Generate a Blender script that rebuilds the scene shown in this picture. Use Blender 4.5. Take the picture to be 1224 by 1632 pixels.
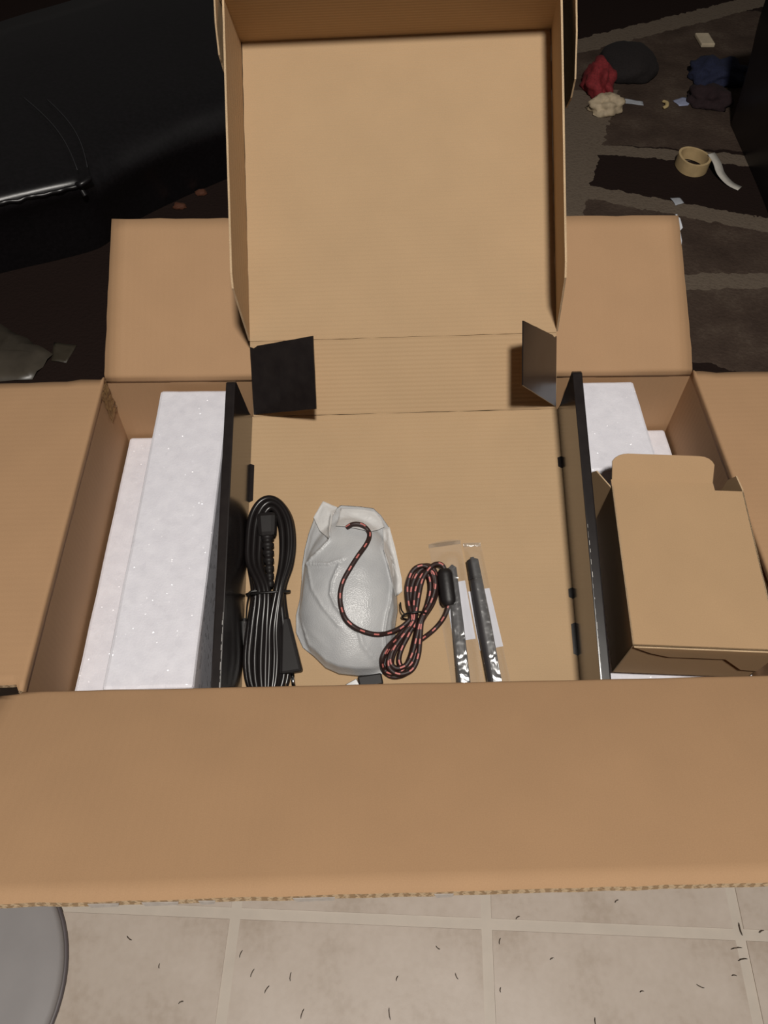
import bpy, bmesh, math, random
from mathutils import Vector, Matrix, noise

C = bpy.context.scene.collection
SC = bpy.context.scene
for o in list(bpy.data.objects):
    bpy.data.objects.remove(o)
rnd = random.Random(7)
V3 = Vector

# ------------------------------------------------------------------ camera
def camera_axes(pitch, yaw, roll):
    fw = V3((math.sin(yaw) * math.cos(pitch), math.cos(yaw) * math.cos(pitch), -math.sin(pitch)))
    r = V3((math.cos(yaw), -math.sin(yaw), 0))
    u = r.cross(fw)
    c, s = math.cos(roll), math.sin(roll)
    return c * r + s * u, -s * r + c * u, fw

cam_d = bpy.data.cameras.new('camera')
cam = bpy.data.objects.new('camera', cam_d)
C.objects.link(cam)
SC.camera = cam
cr, cu, cf = camera_axes(0.9382, 0.04345, 0.01882)
m = Matrix((cr, cu, -cf)).transposed().to_4x4()
m.translation = V3((-0.04983, -0.30263, 0.68525))
cam.matrix_world = m
cam_d.sensor_fit = 'VERTICAL'
cam_d.sensor_height = 36.0
cam_d.lens = 36.0 * 1240.0 / 1632.0
cam_d.clip_start = 0.02

# ------------------------------------------------------------------ light and exposure
SC.view_settings.view_transform = 'Standard'
SC.view_settings.look = 'None'
SC.view_settings.gamma = 1.0
SC.view_settings.use_curve_mapping = False
SC.view_settings.exposure = 0.0
world = bpy.data.worlds.new('world')
SC.world = world
world.use_nodes = True
bg = world.node_tree.nodes['Background']
bg.inputs[0].default_value = (1.0, 0.93, 0.86, 1)
bg.inputs[1].default_value = 0.035

def area_light(name, loc, target, size, power, col):
    d = bpy.data.lights.new(name, 'AREA')
    d.shape = 'DISK'; d.size = size; d.energy = power; d.color = col
    o = bpy.data.objects.new(name, d); C.objects.link(o)
    o.location = loc
    o.rotation_euler = (V3(target) - V3(loc)).to_track_quat('-Z', 'Y').to_euler()
    return o
area_light('ceiling_lamp', (0.12, -0.85, 2.4), (0, 0.3, 0), 0.26, 65, (1.0, 0.95, 0.88))

# ------------------------------------------------------------------ node helpers
def mat(name):
    m = bpy.data.materials.new(name); m.use_nodes = True
    nt = m.node_tree
    return m, nt, nt.nodes['Principled BSDF']
def N(nt, typ, **kw):
    n = nt.nodes.new(typ)
    for k, v in kw.items():
        if k.startswith('i_'):
            n.inputs[int(k[2:]) if k[2:].isdigit() else k[2:].replace('_', ' ')].default_value = v
        else:
            setattr(n, k, v)
    return n
def ramp(nt, fac, stops):
    r = nt.nodes.new('ShaderNodeValToRGB')
    e = r.color_ramp.elements
    while len(e) < len(stops): e.new(0.5)
    for q, (p, c) in zip(e, stops):
        q.position = p; q.color = (c[0], c[1], c[2], 1) if len(c) == 3 else c
    nt.links.new(fac, r.inputs[0])
    return r.outputs[0]
def bump(nt, b, h, strength, dist=0.001):
    n = N(nt, 'ShaderNodeBump'); n.inputs['Strength'].default_value = strength; n.inputs['Distance'].default_value = dist
    nt.links.new(h, n.inputs['Height']); nt.links.new(n.outputs[0], b.inputs['Normal'])
    return n
def uvnode(nt):
    return N(nt, 'ShaderNodeUVMap').outputs[0]
def objnode(nt):
    return N(nt, 'ShaderNodeTexCoord').outputs['Object']

def kraft(name, col, flute=0.0, period=0.006, axis='Y', var=0.07, rough=0.75):
    """cardboard: pulp mottling, fine fibre grain and faint flute lines (all in metres of the panel)"""
    m, nt, b = mat(name); L = nt.links
    uv = uvnode(nt)
    n1 = N(nt, 'ShaderNodeTexNoise'); n1.inputs['Scale'].default_value = 14; n1.inputs['Detail'].default_value = 4
    n2 = N(nt, 'ShaderNodeTexNoise'); n2.inputs['Scale'].default_value = 900; n2.inputs['Detail'].default_value = 3
    L.new(uv, n1.inputs['Vector']); L.new(uv, n2.inputs['Vector'])
    a = N(nt, 'ShaderNodeMath', operation='MULTIPLY_ADD'); a.inputs[1].default_value = 0.55; L.new(n2.outputs[0], a.inputs[0])
    mm = N(nt, 'ShaderNodeMath', operation='MULTIPLY'); mm.inputs[1].default_value = 0.45
    L.new(n1.outputs[0], mm.inputs[0]); L.new(mm.outputs[0], a.inputs[2])
    d = tuple(c * (1 - var) for c in col); l = tuple(min(1, c * (1 + var)) for c in col)
    c = ramp(nt, a.outputs[0], [(0.3, d), (0.7, l)])
    L.new(c, b.inputs['Base Color'])
    b.inputs['Roughness'].default_value = rough
    b.inputs['Specular IOR Level'].default_value = 0.25
    if flute > 0:
        w = N(nt, 'ShaderNodeTexWave', wave_type='BANDS', bands_direction=axis)
        w.inputs['Scale'].default_value = 2 * math.pi / period / 20.0
        w.inputs['Distortion'].default_value = 0.6; w.inputs['Detail'].default_value = 1
        w.inputs['Detail Scale'].default_value = 30
        L.new(uv, w.inputs['Vector'])
        s = N(nt, 'ShaderNodeMath', operation='MULTIPLY_ADD'); s.inputs[1].default_value = 0.25
        L.new(n2.outputs[0], s.inputs[0]); L.new(w.outputs[1], s.inputs[2])
        bump(nt, b, s.outputs[0], flute, 0.0006)
    else:
        bump(nt, b, n2.outputs[0], 0.15, 0.0004)
    return m

K_CARTON = kraft('carton_kraft', (0.415, 0.252, 0.138), 0.10, 0.0075, 'X')
K_TRAY = kraft('tray_kraft', (0.46, 0.312, 0.178), 0.38, 0.0052, 'Y')
K_SMALL = kraft('small_box_kraft', (0.43, 0.28, 0.155), 0.0)
K_EDGE = kraft('cut_cardboard_edge', (0.50, 0.36, 0.22), 0.0, var=0.35)

def flute_edge(name):
    """cut edge of corrugated board: liner lines with a zigzag core"""
    m, nt, b = mat(name); L = nt.links
    uv = uvnode(nt)
    w = N(nt, 'ShaderNodeTexWave', wave_type='BANDS', bands_direction='X'); w.inputs['Scale'].default_value = 40
    w.inputs['Distortion'].default_value = 4; w.inputs['Detail'].default_value = 2; w.inputs['Detail Scale'].default_value = 8
    L.new(uv, w.inputs['Vector'])
    L.new(ramp(nt, w.outputs[1], [(0.2, (0.34, 0.22, 0.12)), (0.8, (0.55, 0.40, 0.25))]), b.inputs['Base Color'])
    b.inputs['Roughness'].default_value = 0.85
    bump(nt, b, w.outputs[1], 0.5, 0.001)
    return m
K_FLUTE = flute_edge('corrugated_edge')

def black_card():
    m, nt, b = mat('black_laminated_card'); L = nt.links
    n = N(nt, 'ShaderNodeTexNoise'); n.inputs['Scale'].default_value = 60; n.inputs['Detail'].default_value = 5
    L.new(uvnode(nt), n.inputs['Vector'])
    L.new(ramp(nt, n.outputs[0], [(0.3, (0.012, 0.009, 0.009)), (0.75, (0.019, 0.015, 0.014))]), b.inputs['Base Color'])
    b.inputs['Roughness'].default_value = 0.19
    b.inputs['IOR'].default_value = 1.65
    n2 = N(nt, 'ShaderNodeTexNoise'); n2.inputs['Scale'].default_value = 25
    L.new(uvnode(nt), n2.inputs['Vector'])
    bump(nt, b, n2.outputs[0], 0.12, 0.001)
    return m
BLACK = black_card()

def worn_white():
    m, nt, b = mat('worn_white_crease'); L = nt.links
    n = N(nt, 'ShaderNodeTexNoise'); n.inputs['Scale'].default_value = 150; n.inputs['Detail'].default_value = 4
    L.new(uvnode(nt), n.inputs['Vector'])
    L.new(ramp(nt, n.outputs[0], [(0.44, (0.02, 0.016, 0.015)), (0.56, (0.75, 0.72, 0.66))]), b.inputs['Base Color'])
    b.inputs['Roughness'].default_value = 0.7
    return m
WORN = worn_white()

def foam_mat():
    m, nt, b = mat('white_packing_foam'); L = nt.links
    o = objnode(nt)
    v = N(nt, 'ShaderNodeTexVoronoi'); v.inputs['Scale'].default_value = 480
    n = N(nt, 'ShaderNodeTexNoise'); n.inputs['Scale'].default_value = 60; n.inputs['Detail'].default_value = 6
    L.new(o, v.inputs['Vector']); L.new(o, n.inputs['Vector'])
    L.new(ramp(nt, n.outputs[0], [(0.3, (0.72, 0.71, 0.77)), (0.7, (0.80, 0.79, 0.85))]), b.inputs['Base Color'])
    # single cells with a skin that glints
    v2 = N(nt, 'ShaderNodeTexVoronoi'); v2.inputs['Scale'].default_value = 170
    L.new(o, v2.inputs['Vector'])
    sep = N(nt, 'ShaderNodeSeparateColor'); L.new(v2.outputs['Color'], sep.inputs[0])
    r = ramp(nt, sep.outputs[0], [(0.86, (0.6, 0.6, 0.6)), (0.9, (0.12, 0.12, 0.12))])
    L.new(r, b.inputs['Roughness'])
    b.inputs['Subsurface Weight'].default_value = 0.15
    b.inputs['Subsurface Radius'].default_value = (0.01, 0.01, 0.01)
    b.inputs['Subsurface Scale'].default_value = 0.5
    bump(nt, b, v.outputs['Distance'], 0.22, 0.0006)
    v3 = N(nt, 'ShaderNodeTexVoronoi'); v3.inputs['Scale'].default_value = 800; L.new(o, v3.inputs['Vector'])
    sc = N(nt, 'ShaderNodeVectorMath', operation='MULTIPLY_ADD'); sc.inputs[1].default_value = (1.6, 1.6, 1.6); sc.inputs[2].default_value = (-0.8, -0.8, -0.8)
    L.new(v3.outputs['Color'], sc.inputs[0])
    geo = N(nt, 'ShaderNodeNewGeometry'); ad = N(nt, 'ShaderNodeVectorMath', operation='ADD'); L.new(geo.outputs['Normal'], ad.inputs[0]); L.new(sc.outputs[0], ad.inputs[1])
    nm = N(nt, 'ShaderNodeVectorMath', operation='NORMALIZE'); L.new(ad.outputs[0], nm.inputs[0])
    b.inputs['Coat Weight'].default_value = 0.10; b.inputs['Coat Roughness'].default_value = 0.12; L.new(nm.outputs[0], b.inputs['Coat Normal'])
    return m
FOAM = foam_mat()

def plain(name, col, rough=0.5, metal=0.0, spec=0.5, nscale=0, nstr=0.2, var=0.1, dist=0.001):
    m, nt, b = mat(name); L = nt.links
    n = N(nt, 'ShaderNodeTexNoise'); n.inputs['Scale'].default_value = nscale or 40; n.inputs['Detail'].default_value = 4
    L.new(objnode(nt), n.inputs['Vector'])
    L.new(ramp(nt, n.outputs[0], [(0.3, tuple(c * (1 - var) for c in col)), (0.7, tuple(min(1, c * (1 + var)) for c in col))]), b.inputs['Base Color'])
    b.inputs['Roughness'].default_value = rough; b.inputs['Metallic'].default_value = metal
    b.inputs['Specular IOR Level'].default_value = spec
    if nscale: bump(nt, b, n.outputs[0], nstr, dist)
    return m
RUBBER = plain('black_cord_rubber', (0.011, 0.009, 0.009), 0.27, spec=0.32, nscale=0)
PLASTIC = plain('black_moulded_plastic', (0.012, 0.010, 0.010), 0.5, spec=0.25, nscale=0)
FERRITE = plain('ferrite_bead_plastic', (0.010, 0.008, 0.008), 0.5, nscale=300, nstr=0.15)
CHROME = plain('bright_metal', (0.8, 0.8, 0.8), 0.15, metal=1.0, nscale=0)
PEN = plain('graphite_pen_plastic', (0.040, 0.037, 0.040), 0.5, nscale=0, spec=0.3)
PEN2 = plain('dark_pen_grip', (0.026, 0.024, 0.026), 0.55, nscale=0, spec=0.3)
LABEL = plain('white_label_paper', (0.66, 0.66, 0.72), 0.6, nscale=0, var=0.03)
LEATHER = plain('black_leather', (0.006, 0.0052, 0.0062), 0.36, spec=0.75, nscale=120, nstr=0.15, var=0.3)
PAPER = plain('scrap_paper', (0.42, 0.44, 0.48), 0.7, nscale=60, nstr=0.3)
TANPAPER = plain('crumpled_tan_paper', (0.50, 0.40, 0.27), 0.7, nscale=60, nstr=0.4, var=0.2)
TAPE = plain('masking_tape', (0.58, 0.42, 0.22), 0.45, nscale=40, nstr=0.3, var=0.12)
TAPE_TAIL = plain('tape_tail_film', (0.55, 0.52, 0.47), 0.4, nscale=60, nstr=0.2)
REDCLOTH = plain('red_cloth', (0.22, 0.018, 0.022), 0.85, nscale=200, nstr=0.4, var=0.25)
DARKCLOTH = plain('dark_brown_cloth', (0.014, 0.010, 0.010), 0.9, nscale=200, nstr=0.4, var=0.25)
BLUECLOTH = plain('navy_cloth', (0.012, 0.016, 0.045), 0.9, nscale=200, nstr=0.4, var=0.25)
MAROON = plain('maroon_cloth', (0.020, 0.008, 0.010), 0.9, nscale=200, nstr=0.4, var=0.25)
IVORY = plain('ivory_plastic', (0.60, 0.50, 0.36), 0.25, nscale=0)
GREYLID = plain('grey_lid_plastic', (0.27, 0.255, 0.255), 0.65, nscale=18, nstr=0.02, var=0.05)
GREYRIM = plain('dark_lid_rim', (0.10, 0.085, 0.09), 0.5, nscale=0)
SLIVER = plain('dark_sliver', (0.10, 0.075, 0.055), 0.8, nscale=0)
WIRE = plain('black_twist_tie', (0.010, 0.009, 0.009), 0.35, nscale=0)

def braid_mat():
    """black braid with a thin red tracer thread; UV x = metres along, y = turns around"""
    m, nt, b = mat('braided_sleeve'); L = nt.links
    s = N(nt, 'ShaderNodeSeparateXYZ'); L.new(uvnode(nt), s.inputs[0])
    def M(op, a, bb, c=None):
        n = N(nt, 'ShaderNodeMath', operation=op)
        for i, q in enumerate((a, bb, c)):
            if q is None: continue
            if isinstance(q, (int, float)): n.inputs[i].default_value = q
            else: L.new(q, n.inputs[i])
        return n.outputs[0]
    x = M('MULTIPLY', s.outputs[0], 1 / 0.0165)
    y = M('MULTIPLY', s.outputs[1], 2.0)
    row = M('FLOOR', y, 0.0)
    fx = M('FRACT', M('ADD', x, M('MULTIPLY', row, 0.37)), 0.0)
    fy = M('FRACT', y, 0.0)
    dash = M('MULTIPLY', M('LESS_THAN', fx, 0.36), M('LESS_THAN', M('ABSOLUTE', M('SUBTRACT', fy, 0.5), 0), 0.10))
    mix = N(nt, 'ShaderNodeMix', data_type='RGBA')
    L.new(dash, mix.inputs['Factor'])
    mix.inputs['A'].default_value = (0.028, 0.012, 0.010, 1); mix.inputs['B'].default_value = (0.55, 0.16, 0.14, 1)
    L.new(mix.outputs['Result'], b.inputs['Base Color'])
    b.inputs['Roughness'].default_value = 0.5
    ck = N(nt, 'ShaderNodeTexChecker'); ck.inputs['Scale'].default_value = 1.0
    mp = N(nt, 'ShaderNodeMapping'); mp.inputs['Scale'].default_value = (700, 16, 1); mp.inputs['Rotation'].default_value = (0, 0, 0.6)
    L.new(uvnode(nt), mp.inputs[0]); L.new(mp.outputs[0], ck.inputs['Vector'])
    bump(nt, b, ck.outputs[1], 0.4, 0.0004)
    return m
BRAID = braid_mat()

def film(name, tint, clear, rough, scale=60, strength=0.5, cap=0.25):
    """thin plastic film: mostly see-through, glossy and crinkled"""
    m, nt, b = mat(name); L = nt.links
    b.inputs['Base Color'].default_value = (*tint, 1); b.inputs['Roughness'].default_value = rough; b.inputs['Specular IOR Level'].default_value = 0.1
    n = N(nt, 'ShaderNodeTexNoise'); n.inputs['Scale'].default_value = scale; n.inputs['Detail'].default_value = 1; n.inputs['Distortion'].default_value = 0.6
    L.new(objnode(nt), n.inputs['Vector'])
    bp = bump(nt, b, n.outputs[0], strength, 0.002)
    gl = N(nt, 'ShaderNodeBsdfGlossy'); gl.inputs['Roughness'].default_value = rough
    L.new(bp.outputs[0], gl.inputs['Normal'])
    tr = N(nt, 'ShaderNodeBsdfTransparent')
    fr = N(nt, 'ShaderNodeFresnel'); fr.inputs['IOR'].default_value = 1.45; L.new(bp.outputs[0], fr.inputs['Normal'])
    half = N(nt, 'ShaderNodeMath', operation='MINIMUM'); half.inputs[1].default_value = cap; L.new(fr.outputs[0], half.inputs[0])
    mx = N(nt, 'ShaderNodeMixShader'); L.new(half.outputs[0], mx.inputs[0]); L.new(tr.outputs[0], mx.inputs[1]); L.new(gl.outputs[0], mx.inputs[2])
    mx2 = N(nt, 'ShaderNodeMixShader'); mx2.inputs[0].default_value = clear
    L.new(b.outputs[0], mx2.inputs[1]); L.new(mx.outputs[0], mx2.inputs[2])
    L.new(mx2.outputs[0], nt.nodes['Material Output'].inputs['Surface'])
    return m
CLEAR = film('clear_sleeve_film', (0.85, 0.85, 0.85), 0.93, 0.13, 80, 0.4, 0.05)
CLEARTAPE = film('clear_packing_tape', (0.45, 0.28, 0.12), 0.72, 0.08, 90, 0.9, 0.6)
MILKY = film('milky_foam_film', (0.74, 0.73, 0.72), 0.30, 0.35, 150, 0.3)

def bag_mat():
    m, nt, b = mat('grey_white_foam_bag'); L = nt.links
    o = objnode(nt)
    n = N(nt, 'ShaderNodeTexNoise'); n.inputs['Scale'].default_value = 30; n.inputs['Detail'].default_value = 5
    w = N(nt, 'ShaderNodeTexVoronoi'); w.inputs['Scale'].default_value = 700
    L.new(o, n.inputs['Vector']); L.new(o, w.inputs['Vector'])
    L.new(ramp(nt, n.outputs[0], [(0.3, (0.42, 0.425, 0.435)), (0.7, (0.50, 0.505, 0.51))]), b.inputs['Base Color'])
    b.inputs['Roughness'].default_value = 0.36
    bump(nt, b, w.outputs['Distance'], 0.35, 0.0006)
    return m
BAGM = bag_mat()

def vinyl_mat():
    m, nt, b = mat('vinyl_tile'); L = nt.links
    o = objnode(nt)
    n1 = N(nt, 'ShaderNodeTexNoise'); n1.inputs['Scale'].default_value = 9; n1.inputs['Detail'].default_value = 6
    n2 = N(nt, 'ShaderNodeTexNoise'); n2.inputs['Scale'].default_value = 120; n2.inputs['Detail'].default_value = 4
    L.new(o, n1.inputs['Vector']); L.new(o, n2.inputs['Vector'])
    a = N(nt, 'ShaderNodeMath', operation='MULTIPLY_ADD'); a.inputs[1].default_value = 0.3
    L.new(n2.outputs[0], a.inputs[0]); L.new(n1.outputs[0], a.inputs[2])
    L.new(ramp(nt, a.outputs[0], [(0.45, (0.38, 0.31, 0.25)), (0.62, (0.46, 0.39, 0.33)), (0.8, (0.50, 0.43, 0.37))]), b.inputs['Base Color'])
    b.inputs['Roughness'].default_value = 0.42
    bump(nt, b, n2.outputs[0], 0.08, 0.001)
    return m
VINYL = vinyl_mat()
GROUT = plain('pale_joint', (0.50, 0.44, 0.375), 0.5, nscale=0, var=0.04)

# ------------------------------------------------------------------ object helpers
def link(name, bm, mats, parent=None, smooth=False, bevel=0):
    me = bpy.data.meshes.new(name)
    bm.normal_update(); bm.to_mesh(me); bm.free()
    for mt in (mats if isinstance(mats, (list, tuple)) else [mats]): me.materials.append(mt)
    if smooth:
        for p in me.polygons: p.use_smooth = True
    o = bpy.data.objects.new(name, me); C.objects.link(o)
    if parent is not None:
        o.parent = parent
        # geometry is written in world coordinates; bring it into the parent's frame
        base = V3((0, 0, 0)); q = parent
        while q is not None: base += q.location; q = q.parent
        me.transform(Matrix.Translation(-base))
    else:
        lo = [min(v.co[i] for v in me.vertices) for i in range(3)]; hi = [max(v.co[i] for v in me.vertices) for i in range(3)]
        c = V3(((lo[0] + hi[0]) / 2, (lo[1] + hi[1]) / 2, lo[2]))
        me.transform(Matrix.Translation(-c)); o.location = c
    if bevel:
        b = o.modifiers.new('bevel', 'BEVEL'); b.width = bevel; b.segments = 2; b.limit_method = 'ANGLE'; b.angle_limit = 0.7
    return o
def tag(o, label, cat, group=None, kind=None):
    if label: o['label'] = label
    if cat: o['category'] = cat
    if group: o['group'] = group
    if kind: o['kind'] = kind
    return o
def thing(name, loc, label, cat, group=None):
    o = bpy.data.objects.new(name, None); C.objects.link(o); o.location = loc
    o.empty_display_size = 0.02
    return tag(o, label, cat, group)

class Frame:
    """a flat working frame: origin, two axes in the plane and the normal"""
    def __init__(s, o, x, y):
        s.o = V3(o); s.x = V3(x).normalized(); s.y = V3(y).normalized(); s.n = s.x.cross(s.y).normalized()
    def p(s, u, v, h=0.0): return s.o + s.x * u + s.y * v + s.n * h

def jitter_poly(poly, step, amp, seed):
    r = random.Random(seed); out = []
    n = len(poly)
    for i in range(n):
        a = V3((*poly[i], 0)); b = V3((*poly[(i + 1) % n], 0)); d = (b - a); L = d.length
        k = max(1, int(L / step)); nrm = V3((-d.y, d.x, 0)).normalized() if L > 0 else V3()
        for j in range(k):
            q = a + d * (j / k)
            if j: q = q + nrm * r.uniform(-amp, amp)
            out.append((q.x, q.y))
    return out

def panel(name, fr, poly, th, mats, parent, amp=0.0, step=0.012, bow=None):
    """a board panel in frame fr: the given outline is the inner (visible) face, thickness goes behind it; mats = inner, outer, edge"""
    if amp: poly = jitter_poly(poly, step, amp, len(name) * 31 + len(poly))
    bm = bmesh.new(); uvl = bm.loops.layers.uv.new('UVMap')
    top = [bm.verts.new(fr.p(u, v, bow(u, v) if bow else 0)) for u, v in poly]
    bot = [bm.verts.new(fr.p(u, v, (bow(u, v) if bow else 0) - th)) for u, v in poly]
    f = bm.faces.new(top); f.material_index = 0
    for lp, q in zip(f.loops, poly): lp[uvl].uv = q
    f = bm.faces.new(list(reversed(bot))); f.material_index = 1
    for lp, q in zip(f.loops, reversed(poly)): lp[uvl].uv = q
    n = len(poly); run = 0.0
    for i in range(n):
        j = (i + 1) % n
        L = math.dist(poly[i], poly[j])
        f = bm.faces.new((top[j], top[i], bot[i], bot[j])); f.material_index = 2
        for lp, q in zip(f.loops, ((run + L, th), (run, th), (run, 0), (run + L, 0))): lp[uvl].uv = q
        run += L
    bmesh.ops.recalc_face_normals(bm, faces=bm.faces)
    if len(poly) > 4 and bow is None:
        bmesh.ops.triangulate(bm, faces=[f for f in bm.faces if len(f.verts) > 4])
    return link(name, bm, mats, parent)

def sheet(name, fr, u0, u1, v0, v1, hfun, nu, nv, th, mats, parent, edge_amp=0.0):
    """a bowed board panel: grid over u,v with height hfun(u,v), given a thickness behind"""
    bm = bmesh.new(); uvl = bm.loops.layers.uv.new('UVMap')
    U = u1 if callable(u1) else (lambda v: u1); U0 = u0 if callable(u0) else (lambda v: u0)
    def co(i, j):
        v = v0 + (v1 - v0) * j / nv
        u = U0(v) + (U(v) - U0(v)) * i / nu
        if edge_amp:
            if i in (0, nu): u += edge_amp * noise.noise((v * 90, i, 3.1))
            if j in (0, nv): v += edge_amp * noise.noise((u * 90, j, 7.7))
        return u, v
    g = [[co(i, j) for j in range(nv + 1)] for i in range(nu + 1)]
    T = [[bm.verts.new(fr.p(u, v, hfun(u, v))) for u, v in r] for r in g]
    B = [[bm.verts.new(fr.p(u, v, hfun(u, v) - th)) for u, v in r] for r in g]
    for i in range(nu):
        for j in range(nv):
            q = [(i, j), (i + 1, j), (i + 1, j + 1), (i, j + 1)]
            f = bm.faces.new([T[a][b] for a, b in q]); f.material_index = 0; f.smooth = True
            for lp, (a, b) in zip(f.loops, q): lp[uvl].uv = g[a][b]
            q = q[::-1]
            f = bm.faces.new([B[a][b] for a, b in q]); f.material_index = 1; f.smooth = True
            for lp, (a, b) in zip(f.loops, q): lp[uvl].uv = g[a][b]
    ring = [(i, 0) for i in range(nu)] + [(nu, j) for j in range(nv)] + [(i, nv) for i in range(nu, 0, -1)] + [(0, j) for j in range(nv, 0, -1)]
    run = 0
    for k in range(len(ring)):
        a, b = ring[k], ring[(k + 1) % len(ring)]
        L = math.dist(g[a[0]][a[1]], g[b[0]][b[1]])
        f = bm.faces.new((T[b[0]][b[1]], T[a[0]][a[1]], B[a[0]][a[1]], B[b[0]][b[1]])); f.material_index = 2
        for lp, q in zip(f.loops, ((run + L, th), (run, th), (run, 0), (run + L, 0))): lp[uvl].uv = q
        run += L
    return link(name, bm, mats, parent)

def block(name, corners, mats, parent=None, bevel=0.004, label=None):
    """a solid from 8 corners: bottom ring then top ring"""
    bm = bmesh.new(); uvl = bm.loops.layers.uv.new('UVMap')
    v = [bm.verts.new(c) for c in corners]
    for q in ((3, 2, 1, 0), (4, 5, 6, 7), (0, 1, 5, 4), (1, 2, 6, 5), (2, 3, 7, 6), (3, 0, 4, 7)):
        bm.faces.new([v[i] for i in q])
    bmesh.ops.recalc_face_normals(bm, faces=bm.faces)
    return link(name, bm, mats, parent, bevel=bevel)
def box_corners(x0, x1, y0, y1, z0, z1):
    return [(x0, y0, z0), (x1, y0, z0), (x1, y1, z0), (x0, y1, z0), (x0, y0, z1), (x1, y0, z1), (x1, y1, z1), (x0, y1, z1)]

def smooth_path(pts, closed=False, n=8):
    """Catmull-Rom through the points"""
    P = [V3(p) for p in pts]; out = []; k = len(P)
    rng = range(k if closed else k - 1)
    for i in rng:
        if closed: a, b, c, d = P[i - 1], P[i], P[(i + 1) % k], P[(i + 2) % k]
        else: a, b, c, d = P[max(i - 1, 0)], P[i], P[i + 1], P[min(i + 2, k - 1)]
        for j in range(n):
            t = j / n
            out.append(0.5 * ((2 * b) + (c - a) * t + (2 * a - 5 * b + 4 * c - d) * t * t + (3 * b - a - 3 * c + d) * t ** 3))
    if not closed: out.append(P[-1])
    return out
def tube_bm(pts, rad, sides=10, closed=False, bm=None, cap=True, flat=1.0, up=None):
    """a tube swept along pts; rad is a number or one radius per point; UV x = metres along"""
    bm = bm or bmesh.new()
    uvl = bm.loops.layers.uv.verify()
    n = len(pts); rings = []; run = 0.0; runs = []
    ref = up or V3((0, 0, 1)); prev = None
    for i in range(n):
        a = pts[i - 1] if (i or closed) else pts[i]; b = pts[(i + 1) % n] if (i < n - 1 or closed) else pts[i]
        t = (b - a).normalized()
        if prev is None:
            s = t.cross(ref)
            if s.length < 1e-4: s = t.cross(V3((1, 0, 0)))
            s.normalize()
        else:
            s = prev - t * prev.dot(t); s.normalize()
        prev = s; w = s.cross(t)
        r = rad[i] if isinstance(rad, (list, tuple)) else rad
        rings.append([bm.verts.new(pts[i] + s * (math.cos(2 * math.pi * k / sides) * r) + w * (math.sin(2 * math.pi * k / sides) * r * flat)) for k in range(sides)])
        if i: run += (pts[i] - pts[i - 1]).length
        runs.append(run)
    end = run + ((pts[0] - pts[-1]).length if closed else 0)
    for i in range(n if closed else n - 1):
        j = (i + 1) % n; xa = runs[i]; xb = runs[j] if j else end
        for k in range(sides):
            l = (k + 1) % sides
            f = bm.faces.new((rings[i][k], rings[i][l], rings[j][l], rings[j][k])); f.smooth = True
            for lp, q in zip(f.loops, ((xa, k / sides), (xa, (k + 1) / sides), (xb, (k + 1) / sides), (xb, k / sides))): lp[uvl].uv = q
    if cap and not closed:
        bm.faces.new(list(reversed(rings[0]))); bm.faces.new(rings[-1])
    return bm
def finish(bm):
    bmesh.ops.recalc_face_normals(bm, faces=bm.faces); return bm

def clump(name, c, rx, ry, rz, mt, seed, label=None, cat=None, parent=None, amp=0.35, freq=2.2, sub=4, flatten=True, group=None):
    """a crumpled heap resting on its base"""
    bm = bmesh.new()
    bmesh.ops.create_icosphere(bm, subdivisions=sub, radius=1)
    for v in bm.verts:
        d = v.co.normalized()
        k = 1 + amp * noise.noise(d * freq + V3((seed, seed * 1.7, 0))) + amp * 0.55 * abs(noise.noise(d * freq * 2.7 + V3((seed * 3, 0, seed))))
        z = d.z * k
        if flatten and z < -0.25: z = -0.25
        v.co = V3((c[0] + d.x * k * rx, c[1] + d.y * k * ry, c[2] + (z + 0.25) * rz))
    return tag(link(name, bm, mt, parent, smooth=True), label, cat, group)

# ------------------------------------------------------------------ dimensions
FZ = -0.375                     # room floor; the carton's rim is z = 0
W2, D = 0.370, 0.415            # carton half width and depth
TH = 0.005

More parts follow.
